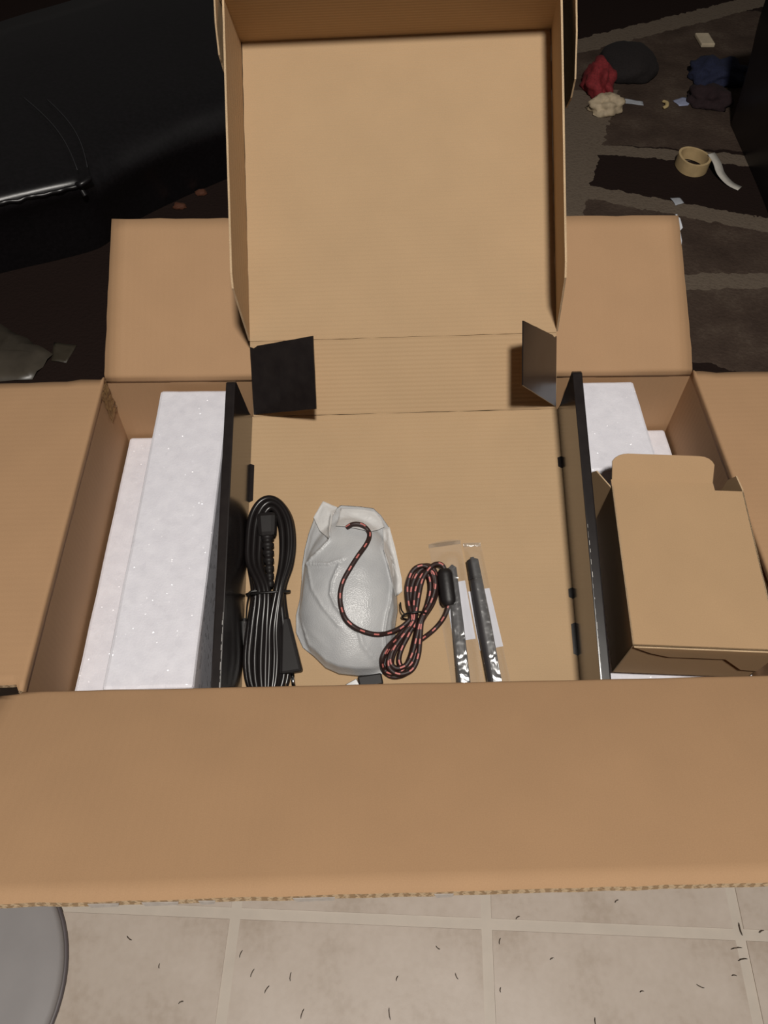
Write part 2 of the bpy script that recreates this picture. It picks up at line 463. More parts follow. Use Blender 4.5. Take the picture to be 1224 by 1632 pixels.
# ------------------------------------------------------------------ the room floor
def rug_mat():
    m, nt, b = mat('patterned_carpet'); L = nt.links
    o = objnode(nt)
    s = N(nt, 'ShaderNodeSeparateXYZ')
    jit = N(nt, 'ShaderNodeTexNoise'); jit.inputs['Scale'].default_value = 40
    L.new(o, jit.inputs['Vector'])
    add = N(nt, 'ShaderNodeVectorMath', operation='MULTIPLY_ADD'); add.inputs[1].default_value = (0.03, 0.03, 0)
    L.new(jit.outputs['Color'], add.inputs[0]); L.new(o, add.inputs[2]); L.new(add.outputs[0], s.inputs[0])
    def M(op, a, bb):
        n = N(nt, 'ShaderNodeMath', operation=op)
        for i, q in enumerate((a, bb)):
            if isinstance(q, (int, float)): n.inputs[i].default_value = q
            else: L.new(q, n.inputs[i])
        return n.outputs[0]
    def rect(x0, x1, y0, y1, sl=0.0, sx=0.0):
        y = M('SUBTRACT', s.outputs[1], M('MULTIPLY', s.outputs[0], sl)); x = M('SUBTRACT', s.outputs[0], M('MULTIPLY', s.outputs[1], sx))
        return M('MULTIPLY', M('MULTIPLY', M('GREATER_THAN', x, x0), M('LESS_THAN', x, x1)), M('MULTIPLY', M('GREATER_THAN', y, y0), M('LESS_THAN', y, y1)))
    # woven blocks of the pattern (object x, y = room x, y)
    mot = N(nt, 'ShaderNodeTexNoise'); mot.inputs['Scale'].default_value = 9; mot.inputs['Detail'].default_value = 5
    L.new(o, mot.inputs['Vector'])
    fine = N(nt, 'ShaderNodeTexNoise'); fine.inputs['Scale'].default_value = 150; fine.inputs['Detail'].default_value = 4
    L.new(o, fine.inputs['Vector'])
    border = M('MAXIMUM', M('MAXIMUM', rect(0.4, 2, 1.07, 1.12), rect(0.4, 2, 1.60, 1.66, -0.36)), M('MAXIMUM', rect(-0.36, 0.02, 0.4, 1.95, 0, 0.35), rect(0.4, 2, 1.70, 1.75, -0.15)))
    border = M('MAXIMUM', border, rect(0.2, 2, 1.86, 1.95, 0.5))
    mid = M('MAXIMUM', rect(0.4, 2, 1.07, 1.64, -0.36), rect(0.55, 2, 1.72, 2.6, -0.10))
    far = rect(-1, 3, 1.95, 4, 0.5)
    lvl = M('MAXIMUM', border, M('MULTIPLY', mid, M('MULTIPLY', mot.outputs[0], 0.95)))
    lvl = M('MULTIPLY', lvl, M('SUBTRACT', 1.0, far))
    lvl = M('MULTIPLY', lvl, M('ADD', 0.65, M('MULTIPLY', fine.outputs[0], 0.7)))
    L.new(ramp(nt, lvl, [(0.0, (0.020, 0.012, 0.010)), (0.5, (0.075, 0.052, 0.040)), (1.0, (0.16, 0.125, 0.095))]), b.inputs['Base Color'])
    b.inputs['Roughness'].default_value = 0.95; b.inputs['Specular IOR Level'].default_value = 0.1
    bump(nt, b, fine.outputs[0], 0.7, 0.004)
    return m
def slab(name, x0, x1, y0, y1, z0, z1, mt, parent=None, bevel=0):
    return block(name, box_corners(x0, x1, y0, y1, z0, z1), mt, parent, bevel)
floor = slab('floor', -2.6, 2.6, -1.4, 3.6, FZ - 0.06, FZ - 0.0018, GROUT); floor['kind'] = 'structure'
# square vinyl tiles, turned a few degrees to the carton, joints left recessed and pale
ta = math.radians(-3.7); ex = V3((math.cos(ta), math.sin(ta), 0)); ey = V3((-math.sin(ta), math.cos(ta), 0)); T0 = V3((0.0915, -0.1510, 0))
TS, TG = 0.307, 0.013
tile_me = None
for i in range(-4, 5):
    for j in range(-3, 2):
        c = T0 + ex * (TS * (i + 0.5)) + ey * (TS * (j + 0.5))
        if c.y > 0.18: continue
        if tile_me is None:
            h = (TS - TG) / 2; bm = bmesh.new()
            vs = [bm.verts.new(ex * (a * h) + ey * (bq * h) + V3((0, 0, z))) for z in (0, 0.0018) for a, bq in ((-1, -1), (1, -1), (1, 1), (-1, 1))]
            for q in ((4, 5, 6, 7), (0, 1, 5, 4), (1, 2, 6, 5), (2, 3, 7, 6), (3, 0, 4, 7), (3, 2, 1, 0)): bm.faces.new([vs[k] for k in q])
            tile_me = bpy.data.meshes.new('tile'); bm.to_mesh(tile_me); bm.free(); tile_me.materials.append(VINYL)
        t = bpy.data.objects.new('tile', tile_me); C.objects.link(t); t.parent = floor
        t.location = V3((c.x, c.y, FZ - 0.0018)) - floor.location
RUG = rug_mat()
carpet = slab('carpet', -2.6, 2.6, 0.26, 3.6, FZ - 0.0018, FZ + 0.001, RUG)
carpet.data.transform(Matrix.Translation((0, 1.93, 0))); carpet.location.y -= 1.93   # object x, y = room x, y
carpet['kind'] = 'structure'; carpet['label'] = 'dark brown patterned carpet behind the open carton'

# ------------------------------------------------------------------ the big carton
carton = thing('cardboard_carton', (0, D / 2, FZ + 0.002), 'large open brown corrugated carton with four flaps folded out', 'box')
CK = [K_CARTON, K_CARTON, K_FLUTE]
zb = FZ + 0.002
X, Y, Z = V3((1, 0, 0)), V3((0, 1, 0)), V3((0, 0, 1))
H0 = -zb - 0.011
panel('wall_panel', Frame((0, D, zb), X, Z), [(-W2, 0), (W2, 0), (W2, H0), (-W2, H0)], +TH, CK, carton)
panel('wall_panel', Frame((0, 0, zb), X, Z), [(-W2, 0), (W2, 0), (W2, H0), (-W2, H0)], -TH, CK, carton)
panel('wall_panel', Frame((-W2, 0, zb), Y, Z), [(-TH, 0), (D + TH, 0), (D + TH, H0), (-TH, H0)], +TH, CK, carton)
panel('wall_panel', Frame((W2, 0, zb), Y, Z), [(-TH, 0), (D + TH, 0), (D + TH, H0), (-TH, H0)], -TH, CK, carton)
panel('bottom_panel', Frame((0, 0, zb + TH), X, Y), [(-W2, 0), (W2, 0), (W2, D), (-W2, D)], TH, CK, carton)
def fold_flap(org, along, out, elev, u_lo, u_hi, length, warp, seed):
    """a flap that starts as the top centimetre of its wall, rolls over the fold and carries on outward, slightly bowed"""
    al = V3(along); ou = V3(out); dr = ou * math.cos(elev) + Z * math.sin(elev); org = V3(org)
    R = 0.004
    def path(v):
        if v <= -R: return Z * v
        if v >= R: return dr * v
        t = (v + R) / (2 * R); p0, p2 = Z * -R, dr * R
        return p0 * (1 - t) ** 2 + p2 * t * t
    vs = [-0.0115, -0.007, -0.004, -0.0025, -0.001, 0.001, 0.0025, 0.004, 0.007, 0.012] + [0.012 + (length - 0.012) * i / 12 for i in range(1, 13)]
    nu = 36; bm = bmesh.new(); uvl = bm.loops.layers.uv.new('UVMap'); T = []; B = []; UV = []
    for j, v in enumerate(vs):
        e = 1e-4; t = (path(v + e) - path(v - e)).normalized(); n = al.cross(t)
        if n.dot(-ou + Z) < 0: n = -n
        rt, rb, ru = [], [], []
        for i in range(nu + 1):
            a, b = u_lo(v), u_hi(v); u = a + (b - a) * i / nu
            if i in (0, nu) and v > 0: u += 0.0012 * noise.noise((v * 90, i, seed))
            w = 0.0
            if v > 0: w = warp * math.sin(math.pi * v / length) * (0.6 + 0.4 * noise.noise((u * 3 + seed, 0, 0))) + min(1, v / 0.03) * 0.0008 * noise.noise((u * 6, v * 6, seed))
            else: w = 0.0
            vv = v + (0.0012 * noise.noise((u * 90, j, 7.7 + seed)) if j == len(vs) - 1 else 0)
            w += 0.0005 * noise.noise((u * 25, 1.5, seed)) * math.exp(-(v / 0.006) ** 2)
            p = org + al * u + path(vv) + n * w
            rt.append(bm.verts.new(p)); rb.append(bm.verts.new(p - n * TH)); ru.append((u, v))
        T.append(rt); B.append(rb); UV.append(ru)
    m_ = len(vs) - 1
    def face(vs_, uvs, mi, sm):
        f = bm.faces.new(vs_); f.material_index = mi; f.smooth = sm
        for lp, q in zip(f.loops, uvs): lp[uvl].uv = q
    for j in range(m_):
        for i in range(nu):
            q = [(j, i), (j, i + 1), (j + 1, i + 1), (j + 1, i)]
            face([T[a][b] for a, b in q], [UV[a][b] for a, b in q], 0, True)
            face([B[a][b] for a, b in q[::-1]], [UV[a][b] for a, b in q[::-1]], 1, True)
        for i in (0, nu):
            face((T[j][i], T[j + 1][i], B[j + 1][i], B[j][i]), ((vs[j], TH), (vs[j + 1], TH), (vs[j + 1], 0), (vs[j], 0)), 2, False)
    for i in range(nu):
        for j in (0, m_):
            face((T[j][i], T[j][i + 1], B[j][i + 1], B[j][i]), ((UV[j][i][0], TH), (UV[j][i + 1][0], TH), (UV[j][i + 1][0], 0), (UV[j][i][0], 0)), 2, False)
    bmesh.ops.recalc_face_normals(bm, faces=bm.faces)
    return link('flap', bm, CK, carton)
FL = D / 2
lin = lambda h, dlt: (lambda v: h + dlt * max(v, 0) / FL)
fold_flap((0, D, 0), X, Y, math.radians(29), lin(-W2, 0.004), lin(W2, -0.004), FL, 0.003, 1)
fold_flap((0, 0, 0), X, -Y, math.radians(21), lambda v: -W2 - (0.022 if v > 0.006 else 0), lin(W2 + 0.004, 0.004), FL, 0.004, 2)
fold_flap((-W2, D / 2, 0), Y, -X, math.radians(-2), lambda v: -D / 2 + (0.006 if v > 0.004 else 0), lambda v: D / 2 - (0.005 if v > 0.002 else 0) - (0.003 if v > 0.03 else 0), FL, 0.003, 3)
fold_flap((W2, D / 2, 0), Y, X, math.radians(0), lambda v: -D / 2 + (0.009 if v > 0.004 else 0), lambda v: D / 2 - (0.003 if v > 0.002 else 0) - (0.003 if v > 0.02 else 0), FL, 0.003, 4)
# a curl of clear packing tape stuck inside the rear left corner
sheet('packing_tape', Frame((-W2, D - 0.004, -0.052), Y, Z), -0.028, 0.0, 0.0, 0.05, lambda u, v: 0.0012 + 0.0045 * abs(noise.noise((u * 120, v * 95, 2.0))), 16, 22, 0.0003, [CLEARTAPE] * 3, carton)['label'] = 'clear wrinkled packing tape'
# torn pale paper along the rear flap's right edge
fr = Frame((0, D + 0.001, 0), X, Y * math.cos(math.radians(29)) + Z * math.sin(math.radians(29)))
poly = [(0.362, 0.2085), (0.368, 0.203), (0.3705, 0.190), (0.3668, 0.186), (0.3682, 0.172), (0.3662, 0.160), (0.3648, 0.150), (0.3645, 0.2085)]
panel('torn_paper', fr, poly, 0.0035, [PAPER] * 3, carton)['label'] = 'torn white paper edge'

# ------------------------------------------------------------------ packing foam in the carton
def foam(name, x0, x1, y0, y1, z0, z1, label, group=None):
    bm = bmesh.new(); nx, ny = 10, 26
    bmesh.ops.create_cube(bm, size=1)
    bmesh.ops.subdivide_edges(bm, edges=bm.edges[:], cuts=9, use_grid_fill=True)
    for v in bm.verts:
        p = V3((x0 + (v.co.x + 0.5) * (x1 - x0), y0 + (v.co.y + 0.5) * (y1 - y0), z0 + (v.co.z + 0.5) * (z1 - z0)))
        p += V3((noise.noise(p * 30), noise.noise(p * 30 + V3((5, 0, 0))), noise.noise(p * 30 + V3((0, 5, 0))))) * 0.0007
        v.co = p
    return tag(link(name, bm, FOAM, None, smooth=False, bevel=0.004), label, 'foam', group)
zf = zb + TH + 0.0005
foam('foam_block', -0.303, -0.216, 0.006, 0.406, zf, -0.016, 'wide tall white foam block left of the black tray')
foam('foam_slab', -0.3655, -0.3045, 0.004, 0.411, zf, -0.108, 'narrow low white foam strip along the left carton wall')
foam('foam_block', 0.212, 0.2965, 0.262, 0.409, zf, -0.012, 'tall white foam block behind the small brown box')
foam('foam_slab', 0.298, 0.3655, 0.262, 0.411, zf, -0.106, 'narrow low white foam strip in the right rear corner')
foam('foam_slab', 0.206, 0.3655, 0.006, 0.258, zf, -0.088, 'flat white foam slab under the small brown box')

# ------------------------------------------------------------------ the black tray box with its open lid
TR = Frame((0.00135, 0.362, -0.01618), (0.99826, -0.02929, 0.05109), (0.01062, 0.94286, 0.33301))
tw, tdp, thh = 0.1877, 0.358, 0.0976      # half inner width, depth, wall height
RW = Frame(TR.o, TR.x, (-0.0169, 0.688, 0.7255))
LD = Frame((-0.0002, 0.4247, 0.0499), TR.x, (-0.0084, 0.788, 0.6156))
l1, l2, wl = 0.0911, 0.3594, 0.1857
tray = thing('mailer_box', TR.p(0, -tdp / 2, -0.004), 'black-coated cardboard tray box tilted in the carton, its kraft lid thrown open', 'box')
TK = [K_TRAY, BLACK, K_EDGE]; BK = [BLACK, BLACK, BLACK]
panel('floor_panel', TR, [(-tw - 0.002, -tdp), (tw + 0.002, -tdp), (tw + 0.002, 0), (-tw - 0.002, 0)], 0.004, TK, tray, amp=0.0003)
panel('rear_panel', RW, [(-tw + 0.001, 0.0005), (tw - 0.001, 0.0005), (wl, l1), (-wl, l1)], 0.004, TK, tray, amp=0.0003)
for sd in (-1, 1):
    # double wall: inner skin, outer skin and the flat fold on top, all glossy black; its rear end is cut on the slant
    sh = lambda v: [(-tdp, 0), (v, 0), (v - 0.002, 0.02), (v + 0.0035, thh - 0.004), (v - 0.001, thh), (-tdp, thh)]
    fo = TR.p(sd * tw, 0, 0)
    inner = Frame(fo, TR.y, TR.n)
    outer = sh(0.0)
    w = panel('side_wall', inner, outer, 0.0105 * (-1 if inner.n.dot(TR.x) * sd < 0 else 1) * -1, BK, tray)
    bv = w.modifiers.new('bevel', 'BEVEL'); bv.width = 0.0014; bv.segments = 2; bv.limit_method = 'ANGLE'
    # scuffed crease along the inner top edge, white where the print has cracked
    cs = (-0.330, -0.175) if sd > 0 else (-0.345, -0.262)
    cr_ = Frame(TR.p(sd * (tw + 0.0012), 0, thh), TR.y, TR.x)
    bm = bmesh.new(); uvl = bm.loops.layers.uv.verify(); r0 = random.Random(sd + 5); v = cs[0]
    while v < cs[1]:
        L = r0.uniform(0.0012, 0.0085); g = r0.uniform(0.0006, 0.004) + (0.006 if (sd > 0 and -0.285 < v < -0.21) else 0)
        ww = r0.uniform(0.0004, 0.0011)
        q = [TR.p(sd * (tw + 0.0008), v, thh - 0.0006), TR.p(sd * (tw + 0.0008 + ww), v, thh + 0.0003), TR.p(sd * (tw + 0.0008 + ww), v + L, thh + 0.0003), TR.p(sd * (tw + 0.0008), v + L, thh - 0.0006)]
        f = bm.faces.new([bm.verts.new(p) for p in q])
        v += L + g
    wc = link('worn_crease', bm, plain('cracked_white_print', (0.78, 0.76, 0.72), 0.6), tray); wc['kind'] = 'stuff'; wc['label'] = 'white cracks along the black top edge'
    # locking tabs that poke through slots at the foot of the wall
    for v0, v1 in (((-0.112, -0.062), (-0.30, -0.25)) if sd < 0 else ((-0.078, -0.062), (-0.236, -0.222), (-0.30, -0.262))):
        e0, e1 = sd * (tw - 0.0045), sd * (tw + 0.001)
        panel('locking_tab', Frame(TR.o, TR.x, TR.y), [(e0, v0 + 0.003), (e0, v1 - 0.002), (e1, v1), (e1, v0)][::sd], -0.0012, BK, tray)
panel('front_panel', Frame(TR.p(0, -tdp, 0), TR.x, TR.n), [(-tw, 0), (tw, 0), (tw, 0.06), (-tw, 0.06)], 0.005, TK, tray)
# the two dust flaps of the rear panel: black outside, swung forward
def dust_flap(sd, theta, v_in0, v_in1, v_out0, v_out1, L=0.095):
    a = math.radians(theta)
    k = TR.x * (-sd * math.cos(a)) + RW.n * math.sin(a)
    o = RW.o + RW.x * (sd * (wl + 0.0005)) + RW.n * 0.0004
    fr = Frame(o, k, RW.y)
    # visible face is the printed outside
    s = fr.n.dot(RW.n)
    poly = [(0, v_in0), (L, v_out0), (L, v_out1), (0.012, v_in1 + 0.001), (0.006, v_in1 - 0.002), (0, v_in1)]
    return panel('dust_flap', fr, poly, 0.0015 * (1 if sd < 0 else -1), [BLACK, K_TRAY, BLACK], tray, amp=0.0002)
dust_flap(-1, 29, 0.003, l1 - 0.006, 0.010, 0.094)
dust_flap(1, 57, 0.003, l1 - 0.004, 0.0315, 0.102)
# lid
panel('lid_panel', LD, [(-wl, 0.0005), (wl, 0.0005), (wl - 0.001, l2), (-wl + 0.001, l2)], 0.004, TK, tray, amp=0.0003)
hl = 0.088
def lid_side(sd, lean):
    n = (LD.n + LD.x * (sd * lean)).normalized()
    fr = Frame(LD.p(sd * wl, 0, 0), LD.y, n)
    th = -0.0022 if fr.n.dot(LD.x) * sd > 0 else 0.0022
    poly = [(0.002, -0.003), (0.044, hl - 0.006), (0.060, hl), (l2 + 0.001, hl), (l2 + 0.001, -0.003)]
    return panel('lid_side', fr, poly, th, TK, tray, amp=0.0003)
lid_side(-1, 0.0)
lid_side(1, -0.07)
fe = Frame(LD.p(0, l2, 0), LD.x, LD.n - LD.y * 0.03)
panel('lid_front', fe, [(-wl - 0.004, -0.003), (wl + 0.004, -0.003), (wl + 0.004, hl + 0.006), (-wl - 0.004, hl + 0.006)], -0.0025 if fe.n.dot(LD.y) > 0 else 0.0025, TK, tray, amp=0.0003)
def lid_ear(sd, splay, L):
    """corner wing of the lid front, folded back outside the lid side"""
    d = (LD.y * -1 + LD.x * (sd * splay)).normalized()
    fr = Frame(LD.p(sd * (wl + 0.0055), l2 + 0.001, 0), d, LD.n)
    th = 0.0018 if fr.n.dot(LD.x) * sd < 0 else -0.0018
    return panel('lid_ear', fr, [(0, 0.004), (L, 0.022), (L + 0.002, 0.05), (L * 0.94, hl - 0.014), (L * 0.55, hl + 0.006), (0, hl + 0.020)], th, [K_TRAY, BLACK, K_EDGE], tray, amp=0.0004, step=0.006)
lid_ear(-1, 0.07, 0.060)
lid_ear(1, 0.05, 0.105)

# ------------------------------------------------------------------ things lying in the tray
mmp = lambda pts, s: [TR.p(u / 1000, v / 1000, (s if not isinstance(s, (list, tuple)) else s[i])) for i, (u, v) in enumerate(pts)]

# power cord: loops of glossy black cord bundled with a twist tie
CORD = [(-177.4, -222.5), (-183.1, -189.1), (-185.0, -158.9), (-182.2, -132.1), (-173.1, -115.1), (-160.4, -110.0), (-146.7, -118.1), (-136.5, -137.0), (-133.0, -163.8), (-135.4, -190.1), (-143.4, -221.0), (-138.0, -262.9), (-134.9, -298.2), (-137.6, -325), (-147.8, -340), (-167.3, -340), (-179.1, -325), (-183.8, -297.4), (-181.3, -262.1)]
cord = thing('power_cord', TR.p(-0.158, -0.22, 0.0), 'glossy black power cord looped and tied beside the tray left wall', 'cord')
CR = 0.0038
def cord_loop(sx, sy, ox, h, low):
    cx, cy = -159.5, -222.0
    pts = []; hs = []
    for u, v in CORD:
        uu = cx + (u - cx) * sx + ox
        if v > cy: vv = cy + (v - cy) * sy; 
        else: uu = cx + (u - cx) * (0.35 + 0.65 * sx) * low + ox; vv = cy + (v - cy) * (0.86 + 0.14 * sy)
        k = max(0.0, 1 - abs(v - cy) / 45.0)       # strands pile up where they are tied
        pts.append((uu, vv)); hs.append(CR + 0.0006 + h * (1 + 0.25 * k))
    return smooth_path(mmp(pts, hs), True, 8)
for sx, sy, ox, h, low in ((1.0, 1.0, 0, 0.0, 1.0), (0.73, 0.935, 0.5, 0.0004, 0.80), (0.47, 0.87, 1.5, 0.0006, 0.62), (0.87, 0.965, 0.8, 0.0060, 0.90), (0.62, 0.905, 2.2, 0.0064, 0.70), (0.97, 0.985, 0.6, 0.0116, 0.52), (0.78, 0.94, 2.6, 0.0120, 0.36), (0.55, 0.89, 1.8, 0.0062, 0.24), (0.50, 0.875, 2.2, 0.0005, 0.34), (0.52, 0.88, 2.6, 0.0118, 0.12)):
    link('cord_strand', finish(tube_bm(cord_loop(sx, sy, ox, h, low), CR, 12, True)), RUBBER, cord, True)
# appliance connector with ribbed strain relief, tucked inside the loop
def rbox(name, a, b, wa, wb, ha, hb, mt, parent, up=TR.n, bevel=0.002):
    """tapered bar from a to b; wa/wb widths, ha/hb thicknesses"""
    a, b = V3(a), V3(b); d = (b - a).normalized(); s = d.cross(up).normalized(); n = s.cross(d)
    cs = []
    for p, w_, h_ in ((a, wa, ha), (b, wb, hb)):
        cs += [p - s * w_ / 2 - n * h_ / 2, p + s * w_ / 2 - n * h_ / 2, p + s * w_ / 2 + n * h_ / 2, p - s * w_ / 2 + n * h_ / 2]
    return block(name, cs, mt, parent, bevel)
conn = rbox('connector', TR.p(-0.1625, -0.1300, 0.0175), TR.p(-0.1612, -0.160, 0.0175), 0.024, 0.021, 0.016, 0.013, PLASTIC, cord, bevel=0.0055)
path = [TR.p(-0.1612 + 0.0058 * t, -0.159 - 0.060 * t, 0.0178 + 0.001 * t) for t in [i / 40 for i in range(41)]]
rad = [(0.0078 - 0.0038 * i / 40) * (1.0 if (i // 3) % 2 == 0 else 0.74) for i in range(41)]
link('strain_relief', finish(tube_bm(path, rad, 14)), PLASTIC, conn, False)
plug = rbox('plug', TR.p(-0.1392, -0.252, 0.009), TR.p(-0.1305, -0.3145, 0.009), 0.009, 0.025, 0.010, 0.016, PLASTIC, cord, bevel=0.003)
link('prong', finish(tube_bm([TR.p(-0.1302, -0.314, 0.010), TR.p(-0.1275, -0.331, 0.010)], 0.0023, 12)), CHROME, plug, True)['label'] = 'bright metal prong'
link('prong', finish(tube_bm([TR.p(-0.1405, -0.316, 0.010), TR.p(-0.1378, -0.333, 0.010)], 0.0023, 12)), CHROME, plug, True)['label'] = 'bright metal prong'
ring = [TR.p(-0.1595 + 0.0245 * math.cos(t), -0.2235 + 0.0025 * math.cos(t + 1), 0.0105 + 0.0125 * math.sin(t)) for t in [2 * math.pi * i / 40 for i in range(40)]]
ring = [p if (p - TR.o).dot(TR.n) > 0.0016 else p + TR.n * (0.0016 - (p - TR.o).dot(TR.n)) for p in ring]
bm = tube_bm(ring, 0.0016, 8, True, flat=1.0)
tube_bm(smooth_path([TR.p(-0.172, -0.2215, 0.022), TR.p(-0.178, -0.226, 0.021), TR.p(-0.183, -0.236, 0.012), TR.p(-0.1853, -0.254, 0.004)], False, 8), 0.0009, 6, bm=bm)
tube_bm(smooth_path([TR.p(-0.170, -0.2235, 0.0225), TR.p(-0.177, -0.2245, 0.0232), TR.p(-0.181, -0.229, 0.020)], False, 8), 0.0016, 6, bm=bm)
link('twist_tie', finish(bm), WIRE, cord, True)

# the bagged item: a domed device wrapped in a thin grey-white foam bag
BAG = [(-98.4, -113.2), (-81.8, -120.6), (-77.4, -117.6), (-53.5, -119.8), (-38.6, -122.4), (-29.8, -131.2), (-21.1, -145.2), (-19.1, -162.1), (-13.6, -184.8), (-11.1, -210.7), (-12.2, -229.0), (-11.8, -247.0), (-14.9, -264.8), (-15.2, -282.4), (-19.7, -299.8), (-31.1, -317.5), (-57.7, -318.5), (-78.7, -316.1), (-94.2, -309.0), (-107.1, -296.3), (-120.0, -285.6), (-128.2, -268.5), (-128.6, -248.5), (-124.6, -230.4), (-122.9, -208.5), (-122.5, -189.9), (-119.9, -171.2), (-115.7, -152.3), (-109.3, -133.2)]
C1 = [(-87.6, -130.8), (-89.6, -149.7), (-88.0, -164.7), (-98.1, -175.7), (-118.0, -191.5)]
C2 = [(-118.0, -191.5), (-102.9, -194.7), (-88.5, -196.5), (-74.2, -192.4)]
C3 = [(-76.6, -197.1), (-85.0, -217.2), (-86.3, -231.5), (-80.6, -244.3), (-63.1, -267.0), (-54.0, -272.7), (-50.6, -287.9), (-41.1, -299.0), (-31.6, -308.6)]
C4 = [(-22.4, -152.8), (-27.7, -175.2), (-22.2, -193.9), (-17.5, -215.9), (-19.2, -237.5), (-23.8, -255.2), (-26.8, -272.8), (-26.3, -290.2)]
C5 = [(-124.0, -234.8), (-122.9, -252.8), (-116.9, -270.7), (-109.5, -291.8)]
C6 = [(-115.1, -193.7), (-108.2, -222.9), (-95.2, -244.6), (-77.4, -266.0)]
CREASES = [(C1, 3.6, 1.4), (C2, 2.6, 1.3), (C3, 2.2, 1.5), (C4, 3.0, 1.4), (C5, 2.4, 1.4), (C6, 1.5, 1.8)]
def seg_dist(p, a, b):
    ax, ay = a; bx, by = b; dx, dy = bx - ax, by - ay
    t = max(0, min(1, ((p[0] - ax) * dx + (p[1] - ay) * dy) / (dx * dx + dy * dy)))
    ex_, ey_ = p[0] - ax - t * dx, p[1] - ay - t * dy
    return math.hypot(ex_, ey_), (dx * (p[1] - ay) - dy * (p[0] - ax))
def bag_height(u, v, rho):
    """millimetres above the tray floor at tray position (u, v); rho 0..1 from the middle to the outline"""
    du, dv = (u + 66) / 58.0, (v + 232) / 97.0
    q = du * du + dv * dv
    dome = 33.0 * max(0.0, 1 - q) ** 0.55 if q < 1 else 0.0
    flat = 9.0 * max(0.0, 1 - rho ** 5)
    h = max(dome, flat) + 0.25 * min(dome, flat)
    h = 1.2 + h * min(1.0, (1 - rho) * 12)
    for pts, amp, sig in CREASES:
        best, side = 1e9, 0
        for a, b in zip(pts, pts[1:]):
            d, s = seg_dist((u, v), a, b)
            if d < best: best, side = d, s
        if best < 14:
            k = math.exp(-(best / sig) ** 2)
            step = math.exp(-(best / 5.0) ** 2) * (0.55 if side > 0 else -0.35)
            h += (amp * k + amp * step * 0.8) * min(1, (1 - rho) * 12)
    h += 1.3 * max(0, rho - 0.45) * (1 - 3.5 * abs(noise.noise((u * 0.045, v * 0.045, 6.0)))) * min(1, (1 - rho) * 12)
    h += 0.7 * noise.noise((u * 0.05, v * 0.05, 1.0)) * min(1, (1 - rho) * 8)
    return h
def bag_point(u, v, rho, lift=0.0):
    return TR.p(u / 1000, v / 1000, (bag_height(u, v, rho) + lift) / 1000)
bag = thing('padded_bag', TR.p(-0.066, -0.232, 0.0003), 'crumpled grey-white foam bag around a rounded device, lying mid tray', 'bag')
outline = [V3((a[0] + (b[0] - a[0]) * k / 7, a[1] + (b[1] - a[1]) * k / 7, 0)) for a, b in zip(BAG, BAG[1:] + BAG[:1]) for k in range(7)]
cu_, cv_ = -66.0, -225.0
NR = 58
bm = bmesh.new(); rings = []
for r in range(1, NR + 1):
    rho = (r / NR)
    rings.append([bm.verts.new(bag_point(cu_ + (p.x - cu_) * rho, cv_ + (p.y - cv_) * rho, rho)) for p in outline])
cvt = bm.verts.new(bag_point(cu_, cv_, 0))
n = len(outline)
for k in range(n): bm.faces.new((cvt, rings[0][k], rings[0][(k + 1) % n]))
for r in range(NR - 1):
    for k in range(n):
        l = (k + 1) % n
        bm.faces.new((rings[r][k], rings[r + 1][k], rings[r + 1][l], rings[r][l]))
base = [bm.verts.new(TR.p((cu_ + (p.x - cu_) * 0.985) / 1000, (cv_ + (p.y - cv_) * 0.985) / 1000, 0.0004)) for p in outline]
for k in range(n):
    l = (k + 1) % n
    bm.faces.new((rings[-1][k], base[k], base[l], rings[-1][l]))
bm.faces.new(list(reversed(base)))
bmesh.ops.recalc_face_normals(bm, faces=bm.faces)
link('bag_body', bm, BAGM, bag, True)
def poly_inside(p, poly):
    c = False; j = len(poly) - 1
    for i in range(len(poly)):
        if (poly[i][1] > p[1]) != (poly[j][1] > p[1]) and p[0] < (poly[j][0] - poly[i][0]) * (p[1] - poly[i][1]) / (poly[j][1] - poly[i][1]) + poly[i][0]: c = not c
        j = i
    return c
def rho_of(u, v):
    lo = 0.0
    best = 1.0
    a = math.atan2(v - cv_, u - cu_); bestd = 1e9
    for p in outline:
        d = abs((math.atan2(p.y - cv_, p.x - cu_) - a + math.pi) % (2 * math.pi) - math.pi)
        if d < bestd: bestd = d; best = math.hypot(p.x - cu_, p.y - cv_)
    return math.hypot(u - cu_, v - cv_) / best
def bag_flap(name, pts, lift, curl):
    """a folded-over piece of film lying on the bag"""
    P = [V3((a[0] + (b[0] - a[0]) * k / 5, a[1] + (b[1] - a[1]) * k / 5, 0)) for a, b in zip(pts, pts[1:] + pts[:1]) for k in range(5)]
    cx = sum(p.x for p in P) / len(P); cy = sum(p.y for p in P) / len(P)
    bm = bmesh.new(); R = []
    for r in range(1, 11):
        k = r / 10
        row = []
        for p in P:
            u, v = cx + (p.x - cx) * k, cy + (p.y - cy) * k
            rr = rho_of(u, v)
            hh = bag_height(u, v, min(rr, 0.995)) + lift * 0.7 + curl * k ** 3 + 2.2 * (0.5 - abs(noise.noise((u * 0.11, v * 0.07, 4)))) * k
            row.append(bm.verts.new(TR.p(u / 1000, v / 1000, max(hh, 1.5) / 1000)))
        R.append(row)
    n = len(P); c = bm.verts.new(sum((v.co for v in R[0]), V3()) / n)
    for k in range(n): bm.faces.new((c, R[0][k], R[0][(k + 1) % n]))
    for r in range(9):
        for k in range(n):
            l = (k + 1) % n; bm.faces.new((R[r][k], R[r + 1][k], R[r + 1][l], R[r][l]))
    bmesh.ops.recalc_face_normals(bm, faces=bm.faces)
    o = link(name, bm, MILKY, bag, True)
    s = o.modifiers.new('solid', 'SOLIDIFY'); s.thickness = 0.0002; s.offset = 0
    return o
